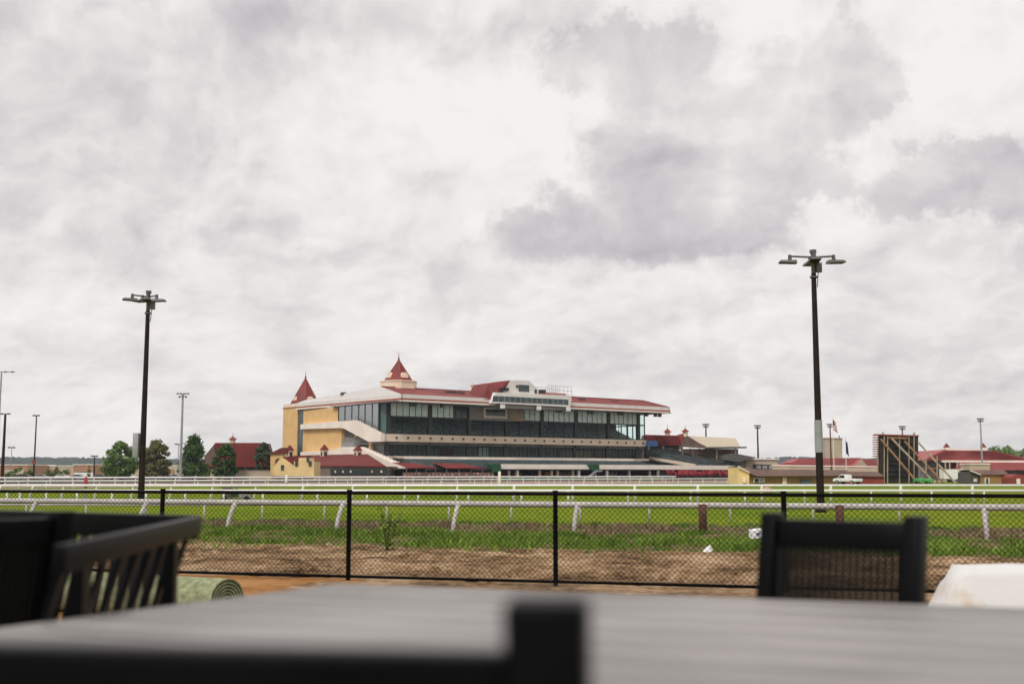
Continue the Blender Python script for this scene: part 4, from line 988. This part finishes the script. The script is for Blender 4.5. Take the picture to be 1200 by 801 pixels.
# far hills
vs = []; fs = []; n = 900
for i in range(n+1):
    an = math.radians(-50+100*i/n); R = 2300
    h = 32+3.5*noise.noise((i*.017,1.7,0))+1.6*noise.noise((i*.18,1.7,2))+3.2*noise.fractal((i*1.1,4.1,0),.9,2,4)
    xpx = 600+F*math.tan(an)
    h += 4*math.exp(-((xpx-930)/28)**2)
    for rr,zz in ((R-420,-1),(R-60,h*.8),(R,h),(R+500,-1)): vs.append((rr*math.sin(an),rr*math.cos(an),zz))
for i in range(n):
    for j in range(3): k = i*4+j; fs.append((k,k+4,k+5,k+1))
b = MB(); b.add(vs,fs); tag(b.build('hills',M['hill'],smooth=True),kind='structure')

# grass blades on the verges
def blades(name, m, n, s0, s1, hmin, hmax, label, clump=.7, seed=1, dens=None, t0=-17, t1=15, width=.018):
    r = np.random.default_rng(seed); V_ = []; k = 0; out = []
    while len(out) < n:
        t = t0+(t1-t0)*r.random(); s = s0+(s1-s0)*r.random()
        f = noise.noise((t*clump,s*clump,seed*3.3))+.5*noise.noise((t*clump*3,s*clump*3,seed))
        edge = min(1,(s-s0)/1.2+.0) ; 
        lim = s0+1.6+1.5*noise.noise((t*.45,2.2,seed))+.9*noise.noise((t*1.7,8.2,seed))
        if s < lim and r.random() < .93: continue
        if f*1.3+.30*edge < r.random()*.9-.02: continue
        out.append((t,s,max(.3,.7+.6*f)))
    a = np.array(out); N_ = len(a); base = np.zeros((N_,3))
    base[:,0] = F0.x+FD.x*a[:,0]+FN.x*a[:,1]; base[:,1] = F0.y+FD.y*a[:,0]+FN.y*a[:,1]; base[:,2] = .02
    h = (hmin+(hmax-hmin)*r.random(N_)**1.5)*a[:,2]; an = r.random(N_)*6.283; w = width*(.6+.8*r.random(N_))*(1+h*2)
    dx = np.stack([np.cos(an),np.sin(an),np.zeros(N_)],1)*w[:,None]; le = r.random(N_)*6.283; bend = (.15+.55*r.random(N_))*h
    lean = np.stack([np.cos(le)*bend,np.sin(le)*bend,h],1)
    mid = base+lean*np.array([.35,.35,.6]); tip = base+lean
    v = np.stack([base-dx,base+dx,mid+dx*.7,tip,mid-dx*.7],1).reshape(-1,3)
    me = bpy.data.meshes.new(name); me.from_pydata(v.tolist(),[],np.arange(N_*5).reshape(N_,5).tolist()); me.materials.append(m)
    o = bpy.data.objects.new(name,me); COL.objects.link(o); return tag(o,label,'grass',kind='stuff')
blades('grass',M['tuft'],36000,6.0,12.9,.05,.27,'ragged green grass on the verge behind the black fence',seed=4)
blades('dry_grass',M['dry'],14000,12.2,17.4,.05,.24,'dry brown grass under the thick white rail',seed=6,clump=1.1)
blades('infield_tufts',M['leaf1'],9000,16.6,19.5,.05,.14,'short green tufts at the near edge of the bright infield',seed=9,clump=1.5)
blades('weeds',M['tuft'],500,2.0,7.2,.05,.15,'sparse weeds sprouting from the bare dirt',seed=13,clump=.9)
# clods and stones lying on the bare dirt
vs = []; fs = []
for k in range(5200):
    t = -16+30*rng.random(); s = .3+7.2*rng.random()
    if noise.noise((t*.5,s*.8,9)) < rng.random()*.7-.35: continue
    r0 = .015+.075*rng.random()**3; c = fp(t,s,.03); o_ = len(vs)
    for a in range(5): an = a*1.2566+rng.random()*.6; vs.append((c.x+r0*1.6*math.cos(an),c.y+r0*1.6*math.sin(an),c.z-.01+.0*r0))
    vs.append((c.x+r0*.4*(rng.random()-.5),c.y,c.z+r0*1.1))
    for a in range(5): fs.append((o_+a,o_+(a+1)%5,o_+5))
b = MB(); b.add(vs,fs); tag(b.build('dirt_clods',M['dirt']),'dirt clods scattered over the bare strip behind the fence','dirt',kind='stuff')
# tall weed in front of the verge
p = gnd(453,649); o = empty('weed_plant',p,0,'tall leafy weed standing in the grass left of centre behind the fence','plant')
b = MB(); cs = []
for k in range(7):
    a = k*2.4; L1 = .55+.5*rng.random(); top = Vector((.22*math.cos(a)+.1,.22*math.sin(a),L1)); b.tube([(0,0,0),top*.5+Vector((0,0,.06)),top],.010,5,.004)
    for j in range(26): t = .25+.75*rng.random(); q = top*t; cs.append([q.x+.06*rng.normal(),q.y+.06*rng.normal(),q.z+.04*rng.normal()])
b.build('stem',M['bark'],o); leaf_mesh('leaves',np.array(cs),.085,M['tuft'],o)
# litter
p = gnd(885,637,0); o = empty('paper_box',p+Vector((0,0,.03)),.3,'white paper box with a purple mark lying in the grass behind the right chair','litter')
b = MB(); b.prism([(-.14,-.09,.09),(.14,-.1,.12),(.15,-.08,.30),(-.13,-.07,.27)],(0.02,.16,.03)); b.build('carton',M['litter'],o)
b = MB(); b.prism([(-.02,-.094,.17),(.06,-.098,.175),(.06,-.09,.235),(-.02,-.088,.23)],(0,-.004,0)); b.build('print',M['purple'],o)
p = gnd(829,649,0); o = empty('crumpled_paper',p+Vector((0,0,.04)),0,'crumpled white paper scrap on the dirt below the brown rail post','litter')
b = MB(); b.add([(-.10,0,.02),(.02,-.05,.0),(.12,.02,.03),(.06,.03,.15),(-.03,.06,.08),(.0,.1,.01)],[(0,1,3),(1,2,3),(0,3,4),(2,5,3),(3,5,4),(0,4,5)]); b.build('sheet',M['litter'],o)

# ------------------------------------------------------------------ rolled turf
ax = Vector((-.905,.425,0)); O = Vector((-3.07,12.55,0)); n = Vector((.425,.905,0))
o = empty('turf_roll',O,0,'rolled up sheet of pale green artificial turf lying before the fence','turf roll')
def roll(name,m,r_out,r_in,turns,thick,L0,L1,inner=False):
    vs = []; fs = []; N_ = 150
    for i in range(N_+1):
        th = turns*2*math.pi*i/N_; r = r_out+(r_in-r_out)*i/N_
        for rr in (r, r-thick):
            for L in (L0,L1):
                q = Vector((0,0,0))+ax*(L+.015*math.sin(th*1.0))+n*(-rr*1.08*math.cos(th-.9))+Vector((0,0,.245+rr*.93*math.sin(th-.9)))
                vs.append(q)
    for i in range(N_):
        a = i*4; c = a+4
        fs += [(a,c,c+1,a+1),(a+2,a+3,c+3,c+2),(a,a+2,c+2,c),(a+1,c+1,c+3,a+3)]
    b = MB(); b.add(vs,fs); return b.build(name,m,o,smooth=False)
sh = roll('turf_sheet',M['turf'],.262,.05,5.5,.015,0,4.2)
rl = roll('turf_pile',M['turfdark'],.246,.036,5.5,.021,.012,4.18)
# ------------------------------------------------------------------ concrete barrier
Bp = at(1106,690,9.2); Bp.z = 0
o = None; b = MB(); prof = [(-.42,0),(-.42,.10),(-.26,.34),(-.16,.74),(-.10,.80),(.10,.80),(.16,.74),(.26,.34),(.42,.10),(.42,0)]
vs = []; fs = []; NL = 40; np_ = len(prof)
for i in range(NL+1):
    L = 3.0*i/NL
    e = 0 
    for (a,z) in prof:
        zz = z; LL = L
        if i < 6: zz = min(z, (L/.45)*.80) if z > 0 else 0
        vs.append((LL-.0+.012*noise.noise((L*3,a*5,z*4)), a+.012*noise.noise((L*4,a*3,z*5)), zz+.014*noise.noise((L*2.2,a*4,z*3))))
for i in range(NL):
    for j in range(np_-1): k = i*np_+j; fs.append((k,k+np_,k+np_+1,k+1))
fs.append(tuple(range(NL*np_,NL*np_+np_)))
b.add(vs,fs); o = b.build('concrete_barrier',M['barrier'],smooth=True); o.scale = (1.1,1.1,1.10); o.location = at(1046,690,9.2).xy.to_3d(); o.rotation_euler = (0,0,-.10)
tag(o,'chipped white painted concrete barrier at the right edge beyond the table','barrier')
HAZE = .00008

# ------------------------------------------------------------------ patio furniture
TZ = 1.28
t1 = gnd(395,683.5,TZ); t2 = gnd(1200,712,TZ); t0 = gnd(0,735,TZ)
ta = (t2-t1).normalized(); tb = (t0-t1).normalized(); TL, TW = 2.6, 1.62
o = empty('patio_table',Vector((t1.x,t1.y,DZ)),0,'grey slatted patio table with black frame filling the foreground','table')
def tp(a,c,z): p = ta*a+tb*c; return Vector((p.x,p.y,z-DZ))
b = MB(); NP = 8
for i in range(NP):
    c0 = .035+(TW-.07)*i/NP; c1 = .035+(TW-.07)*(i+1)/NP-.002
    prof = [(c0,TZ-.008),(c0+.011,TZ-.0015),(c0+.014,TZ),(c1-.014,TZ),(c1-.011,TZ-.0015),(c1,TZ-.008)]
    b.prism([tp(.035,cc,zz) for cc,zz in prof]+[tp(.035,c1,TZ-.02),tp(.035,c0,TZ-.02)], ta*(TL-.07))
tt = b.build('tabletop',M['table'],o); bevel(tt,.001,1)
b = MB()
b.prism([tp(0,0,TZ+.001),tp(TL,0,TZ+.001),tp(TL,.032,TZ+.001),tp(0,.032,TZ+.001)],(0,0,-.05)); b.prism([tp(0,TW-.032,TZ+.001),tp(TL,TW-.032,TZ+.001),tp(TL,TW,TZ+.001),tp(0,TW,TZ+.001)],(0,0,-.05))
b.prism([tp(0,.033,TZ+.001),tp(.032,.033,TZ+.001),tp(.032,TW-.033,TZ+.001),tp(0,TW-.033,TZ+.001)],(0,0,-.05)); b.prism([tp(TL-.032,.033,TZ+.001),tp(TL,.033,TZ+.001),tp(TL,TW-.033,TZ+.001),tp(TL-.032,TW-.033,TZ+.001)],(0,0,-.05))
fr = b.build('table_rim',M['table'],o); bevel(fr,.004,2)
b = MB()
for c in (.1,TW-.15): b.prism([tp(.1,c,TZ-.02),tp(TL-.1,c,TZ-.02),tp(TL-.1,c+.05,TZ-.02),tp(.1,c+.05,TZ-.02)],(0,0,-.06))
b.build('apron',M['black'],o)
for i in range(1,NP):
    cc = .035+(TW-.07)*i/NP-.001; b = MB(); b.prism([tp(.036,cc-.005,TZ-.0055),tp(.036,cc-.0025,TZ+.0012),tp(.036,cc+.0025,TZ+.0012),tp(.036,cc+.005,TZ-.0055)], ta*(TL-.072)); b.build('glint_strip',M['tableglint'],o)  # added thin pale strips, painting the glint of plank edges at each joint
for a,c in ((.1,.1),(TL-.17,.1),(.1,TW-.17),(TL-.17,TW-.17)):
    b = MB(); b.prism([tp(a,c,TZ-.081),tp(a+.07,c,TZ-.081),tp(a+.07,c+.07,TZ-.081),tp(a,c+.07,TZ-.081)],(0,0,-(TZ-.081-DZ))); b.build('leg',M['black'],o)
def chair(name,W,pos,rz,label,arms=True,ext=0.0,pw=.060):
    """local x along the back, the sitter faces -y; the origin is under the middle of the back"""
    o = empty(name,pos,rz,label,'chair','black slatted patio chairs'); H = .99; rec = .10; hw = W/2
    for s in (-1,1):
        x = s*(hw-pw/2); b = MB()
        b.prism([(x-pw/2,-.10,0),(x+pw/2,-.10,0),(x+pw/2,-.03,0),(x-pw/2,-.03,0)],(0,.0,.45))
        b.prism([(x-pw/2,-.10,.451),(x+pw/2,-.10,.451),(x+pw/2,-.035,.451),(x-pw/2,-.035,.451)],(0,rec,H+ext-.451))
        c = b.build('back_post',M['black'],o); bevel(c,.006)
    def y(z): return -.0675+rec*(z-.451)/(H-.451)
    def rail(name,z0,z1,th):
        b = MB(); b.prism([(-hw+pw,y(z0)-th/2,z0),(hw-pw,y(z0)-th/2,z0),(hw-pw,y(z1)-th/2,z1),(-hw+pw,y(z1)-th/2,z1)],(0,th,0)); c = b.build(name,M['black'],o); bevel(c,.006); return c
    rail('top_rail',H-.094,H-.018,.038); rail('bottom_rail',.50,.55,.03)
    ns = 19; inner = W-2*pw
    for i in range(ns):
        x = -hw+pw+inner*(i+.5)/ns; w = inner/ns*.48; b = MB(); z0,z1 = .551,H-.075
        b.prism([(x-w/2,y(z0)-.011,z0),(x+w/2,y(z0)-.011,z0),(x+w/2,y(z1)-.03,z1-.012),(x-w/2,y(z1)-.03,z1-.012)],(0,.018,0)); b.build('back_slat',M['black'],o)
    for s in (-1,1):
        x = s*(hw-pw/2); b = MB(); b.box(x-pw/2,x+pw/2,-.56,-.50,0,.65 if arms else .44); c = b.build('leg',M['black'],o); bevel(c,.006)
        if arms: b = MB(); b.box(x-.04,x+.04,-.58,-.02,.651,.685); c = b.build('armrest',M['black'],o); bevel(c,.008)
    b = MB()
    for i in range(7): yy = -.55+i*.07; b.box(-hw+pw,hw-pw,yy,yy+.058,.43,.45)
    b.build('seat',M['black'],o)
    b = MB(); b.box(-hw+pw+.001,hw-pw-.001,-.54,-.515,.36,.429); b.box(-hw+pw+.001,hw-pw-.001,-.10,-.07,.36,.429); b.build('seat_frame',M['black'],o)
    return o
def back_from(pl, pr):      # two ends of a chair back -> midpoint, length and turn
    d = pr-pl; return (pl+pr)/2, d.length, math.atan2(d.y,d.x)
# right chair beyond the table
pl = Vector((.715,3.36,0)); pr = Vector((1.068,3.06,0)); m_,W,a = back_from(pl,pr)
chair('patio_chair',W,Vector((m_.x,m_.y-.05,DZ)),a,'black slatted chair on the far side of the table at right',pw=.047)
# left chair, its back cut by the frame
d = Vector((-.45,-.893,0)); e = Vector((-1.38,3.46,0)); m_ = e+d*.25
chair('patio_chair',.56,Vector((m_.x,m_.y,DZ)),math.atan2(-d.y,-d.x)+math.pi,'black slatted chair at the left edge, at the short end of the table')
# near chair, its back post in front of the lens
m_ = Vector((.030+.032-.335,.86+.05,0)); 
chair('patio_chair',.67,Vector((m_.x,m_.y,DZ)),-.12+math.pi,'black chair nearest the camera, its back post dark and out of focus before the table',ext=.021)
# two slatted benches behind the left chair
def bench(pl,pr,label,rec=.16,H=.95,th=.045,rh=.062,dens=18,fill=.5):
    m_,W,a = back_from(pl,pr); o = empty('patio_bench',Vector((m_.x,m_.y,DZ)),a,label,'bench','black slatted benches at left'); hw = W/2
    def y(z): return rec*(z-.42)/(H-.42)-rec
    b = MB(); b.prism([(-hw,y(H)-th/2,H-rh),(hw,y(H)-th/2,H-rh),(hw,y(H)-th/2,H),(-hw,y(H)-th/2,H)],(0,th,0)); c = b.build('top_rail',M['black'],o); bevel(c,.003)
    b = MB(); b.prism([(-hw,y(.45)-.02,.42),(hw,y(.45)-.02,.42),(hw,y(.45)-.02,.47),(-hw,y(.45)-.02,.47)],(0,.04,0)); b.build('bottom_rail',M['black'],o)
    for i in range(dens):
        x = -hw+.09+(W-.18)*i/(dens-1); w = (W-.18)/dens*fill; b = MB(); b.prism([(x-w/2,y(.47)-.008,.471),(x+w/2,y(.47)-.008,.471),(x+w/2,y(H-rh)-.008,H-rh-.001),(x-w/2,y(H-rh)-.008,H-rh-.001)],(0,.016,0)); b.build('back_slat',M['black'],o)
    for s in (-1,1):
        x = s*(hw-.03); b = MB(); b.box(x-.03,x+.03,y(.45)-.03,y(.45)+.03,0,.419); b.build('leg',M['black'],o)
        if fill < .4: x = s*(hw-.29); b = MB(); b.box(x-.032,x+.032,y(H)-.05,y(H)-.015,0,H-rh-.001); b.build('back_post',M['black'],o); x = s*(hw-.03)
        b = MB(); b.box(x-.03,x+.03,-.72,-.66,0,.40); b.build('leg',M['black'],o)
    b = MB()
    for i in range(8): yy = -.72+i*.07; b.box(-hw,hw,yy,yy+.058,.40,.419)
    b.build('seat',M['black'],o); return o
BZ = DZ+.95
b0 = gnd(232,604.5,BZ); b1 = gnd(70,638,BZ); c0 = gnd(226,603.5,BZ); c1 = gnd(-120,594,BZ)
o = bench(b0.xy.to_3d(),b1.xy.to_3d(),'black slatted bench seen along its back, in front of the turf roll',th=.026,rh=.062,dens=9,fill=.20)
b = MB(); 
bench(c1.xy.to_3d(),c0.xy.to_3d(),'black slatted bench at far left, its long back rail facing the camera',th=.06,rh=.085,rec=.12,dens=26)

RK = 2.3
# ------------------------------------------------------------------ sky, sun
w = bpy.data.worlds.new('World'); S.world = w; w.use_nodes = True
nt = w.node_tree; N = nt.nodes; L = nt.links; N.clear()
def mth(op, a, b=None, c=None, clamp=False):
    n = N.new('ShaderNodeMath'); n.operation = op; n.use_clamp = clamp
    for i,x in enumerate((a,b,c)):
        if x is None: continue
        if isinstance(x,(int,float)): n.inputs[i].default_value = x
        else: L.new(x, n.inputs[i])
    return n.outputs[0]
# air over the whole scene
hz = bpy.data.materials.new('haze_air'); hz.use_nodes = True; hn = hz.node_tree; hn.nodes.remove(hn.nodes['Principled BSDF'])
pv_ = hn.nodes.new('ShaderNodeVolumePrincipled'); pv_.inputs['Color'].default_value = (.80,.88,1.0,1); pv_.inputs['Density'].default_value = HAZE; pv_.inputs['Anisotropy'].default_value = 0.0
hn.links.new(pv_.outputs[0], hn.nodes['Material Output'].inputs['Volume'])
if HAZE > 0:
    b = MB(); b.box(-3200,3200,-260,3300,-1.5,75); tag(b.build('haze',hz),kind='stuff')
SUN_EL = math.radians(48); SUN_AZ = math.radians(-150)     # behind the camera, to the left; measured from +Y towards +X
out = N.new('ShaderNodeOutputWorld'); bg = N.new('ShaderNodeBackground'); L.new(bg.outputs[0], out.inputs[0])
sky = N.new('ShaderNodeTexSky'); sky.sky_type = 'NISHITA'; sky.sun_disc = False; sky.sun_elevation = SUN_EL; sky.sun_rotation = SUN_AZ
tc = N.new('ShaderNodeTexCoord'); sep = N.new('ShaderNodeSeparateXYZ'); L.new(tc.outputs['Generated'], sep.inputs[0])
X,Y,Z = sep.outputs
az = mth('ARCTAN2', X, Y); el = mth('ARCSINE', Z)
# cloud-layer coordinates: things shrink and flatten towards the horizon
zz = mth('MAXIMUM', mth('ADD', Z, .10), .05)
cx_ = mth('DIVIDE', X, zz); cy_ = mth('DIVIDE', Y, zz)
comb = N.new('ShaderNodeCombineXYZ'); L.new(cx_, comb.inputs[0]); L.new(cy_, comb.inputs[1])
def nz(vec, scale, detail, rough=.55, dist=0.0, off=(0,0,0)):
    mp = N.new('ShaderNodeMapping'); mp.inputs['Location'].default_value = off; L.new(vec, mp.inputs[0])
    n = N.new('ShaderNodeTexNoise'); n.inputs['Scale'].default_value = scale; n.inputs['Detail'].default_value = detail; n.inputs['Roughness'].default_value = rough; n.inputs['Distortion'].default_value = dist
    L.new(mp.outputs[0], n.inputs['Vector']); return n
big = nz(comb.outputs[0], .55, 8, .55, .2, (3.2,1.1,0))
fine = nz(comb.outputs[0], 2.2, 10, .6, .3, (1.2,5.1,0))
dirn = nz(tc.outputs['Generated'], 11, 12, .66, 0, (2,4,1))
sepd = N.new('ShaderNodeSeparateColor'); L.new(dirn.outputs['Color'], sepd.inputs[0])
daz = mth('ADD', az, mth('MULTIPLY', mth('SUBTRACT', sepd.outputs[0], .5), .16))
dele = mth('ADD', el, mth('MULTIPLY', mth('SUBTRACT', sepd.outputs[1], .5), .12))
def ang(x,y): r = ray(x,y).normalized(); return math.atan2(r.x,r.y), math.asin(r.z)
def blob(x,y,rx,ry,wt,p=1.0):
    a,e = ang(x,y); sx = rx/F; sy = ry/F
    u = mth('DIVIDE', mth('SUBTRACT', daz, a), sx); v = mth('DIVIDE', mth('SUBTRACT', dele, e), sy)
    q = mth('ADD', mth('MULTIPLY',u,u), mth('MULTIPLY',v,v))
    return mth('MULTIPLY', mth('EXPONENT', mth('MULTIPLY', mth('POWER',q,p), -1)), wt)
dark = [(835,165,160,95,.58),(750,75,135,52,.48),(960,100,88,80,.54),(810,265,120,45,.48),(1130,208,125,42,.50),(635,290,105,42,.38),(930,215,110,40,.42),(715,245,70,50,.40)]
soft = [(90,130,200,150,.30),(290,185,90,60,.20),(330,30,150,45,.34),(60,250,110,70,.22),(300,260,80,30,.20),(250,340,60,30,.16),(740,370,130,40,.20),(530,340,90,35,.20),(980,370,110,40,.18),(100,420,160,40,.14),(480,420,200,35,.12),(1000,440,260,40,.12),(650,420,90,25,.12)]
light = [(490,140,170,100,-.24),(640,165,45,70,-.20),(430,290,180,45,-.10),(1095,130,70,40,-.20),(880,22,50,25,-.2),(985,272,90,28,-.18),(1100,330,140,50,-.08)]
mb = None
for bl in dark: x = blob(*bl, p=1.5); mb = x if mb is None else mth('MAXIMUM', mb, x)
acc = None
for bl in soft+light: x = blob(*bl); acc = x if acc is None else mth('ADD', acc, x)
# billows: noise over azimuth and elevation, squeezed in rows towards the horizon; the same
# noise read a little higher up tells which flank of a billow faces the light above
elw = mth('MULTIPLY', mth('LOGARITHM', mth('ADD', mth('MAXIMUM', el, -.02), .16), 2.718), .52)
warp = nz(tc.outputs['Generated'], 6, 8, .6, 0, (5,1,8))
wsep = N.new('ShaderNodeSeparateColor'); L.new(warp.outputs['Color'], wsep.inputs[0])
wa = mth('MULTIPLY', mth('SUBTRACT', wsep.outputs[0], .5), .10); we = mth('MULTIPLY', mth('SUBTRACT', wsep.outputs[1], .5), .10)
def coord(dz, da):
    cb = N.new('ShaderNodeCombineXYZ'); L.new(mth('ADD', mth('ADD', az, wa), da), cb.inputs[0]); L.new(mth('ADD', mth('ADD', elw, we), dz), cb.inputs[1]); return cb.outputs[0]
def billow(vec, n_oct):                # rounded puffs meeting in creases
    acc_ = None
    for k,(sc,wt) in enumerate(((5,.52),(11,.30),(25,.17),(56,.10))[:n_oct]):
        n = nz(vec, sc, 1.0, .5, 0, (3.1+k*2.7,2.2+k*5.1,.3))
        t = mth('MULTIPLY', mth('SMOOTH_MAX', mth('SUBTRACT', n.outputs['Fac'], .5), mth('SUBTRACT', .5, n.outputs['Fac']), .04), 2*wt)
        acc_ = t if acc_ is None else mth('ADD', acc_, t)
    return acc_
def sstep(x, lo, hi):
    n = N.new('ShaderNodeMapRange'); n.interpolation_type = 'SMOOTHSTEP'; n.inputs['From Min'].default_value = lo; n.inputs['From Max'].default_value = hi
    L.new(x, n.inputs['Value']); return n.outputs['Result']
q0 = coord(0,0); q1 = coord(.014,-.010)
f0 = nz(q0, 6.5, 12, .56, 0, (3.3,1.2,.4)).outputs['Fac']; f0s = nz(q0, 6.5, 5, .52, 0, (3.3,1.2,.4)).outputs['Fac']; f1 = nz(q1, 6.5, 5, .52, 0, (3.3,1.2,.4)).outputs['Fac']
g0 = nz(q0, 12, 10, .58, 0, (6.3,4.2,.4)).outputs['Fac']; g1 = nz(coord(.006,-.004), 12, 4, .55, 0, (6.3,4.2,.4)).outputs['Fac']; g0s = nz(q0, 12, 4, .55, 0, (6.3,4.2,.4)).outputs['Fac']
relief = mth('ADD', mth('MULTIPLY', mth('SUBTRACT', f1, f0s), RK), mth('MULTIPLY', mth('SUBTRACT', g1, g0s), RK*.5))
fg = mth('ADD', mth('MULTIPLY', mth('SUBTRACT', f0, .5), 1.0), mth('MULTIPLY', mth('SUBTRACT', g0, .5), .45))
# the heavy grey masses have edges; the general layer is banks of cumulus with lit tops
heavy = sstep(mth('ADD', mb, mth('MULTIPLY', fg, .75)), .15, .35)
inner = mth('ADD', .32, mth('MULTIPLY', fg, .55))
bank = mth('MULTIPLY', sstep(fg, -.04, .11), .22)
den = mth('ADD', mth('ADD', mth('ADD', acc, .09), mth('MULTIPLY', heavy, inner)), mth('ADD', mth('ADD', bank, mth('MULTIPLY', fg, .35)), relief))
ramp = N.new('ShaderNodeValToRGB'); e = ramp.color_ramp.elements
stops = [(0.0,(.955,.92,.895)),(.22,(.87,.835,.815)),(.46,(.735,.70,.70)),(.72,(.595,.565,.585)),(1.0,(.47,.44,.475))]
while len(e) < len(stops): e.new(.5)
for i,(p,c) in enumerate(stops): e[i].position = p; e[i].color = (*c,1)
L.new(den, ramp.inputs['Fac'])
# an overcast dome is brighter overhead than near the horizon
zen = mth('ADD', 1.0, mth('MULTIPLY', mth('MULTIPLY', mth('MAXIMUM', mth('SUBTRACT', Z, .40), 0.0), .8), 1.0))
mul = N.new('ShaderNodeMixRGB'); mul.blend_type = 'MULTIPLY'; mul.inputs[0].default_value = 1; L.new(ramp.outputs[0], mul.inputs[1]); L.new(zen, mul.inputs[2])
skm = N.new('ShaderNodeMixRGB'); skm.blend_type = 'MULTIPLY'; skm.inputs[0].default_value = 1; L.new(sky.outputs[0], skm.inputs[1]); skm.inputs[2].default_value = (.08,.08,.08,1)
mix = N.new('ShaderNodeMixRGB'); mix.inputs[0].default_value = .95; L.new(skm.outputs[0], mix.inputs[1]); L.new(mul.outputs[0], mix.inputs[2])
L.new(mix.outputs[0], bg.inputs['Color']); bg.inputs['Strength'].default_value = 1.0
sun = bpy.data.objects.new('sun', bpy.data.lights.new('sun','SUN')); COL.objects.link(sun)
sun.data.energy = 2.0; sun.data.angle = math.radians(12); sun.data.color = (1,.94,.86)
sd = Vector((math.cos(SUN_EL)*math.sin(SUN_AZ), math.cos(SUN_EL)*math.cos(SUN_AZ), math.sin(SUN_EL)))
sun.rotation_euler = sd.to_track_quat('Z','Y').to_euler()
S.view_settings.view_transform = 'Standard'; S.view_settings.look = 'None'; S.view_settings.exposure = 0; S.view_settings.gamma = 1
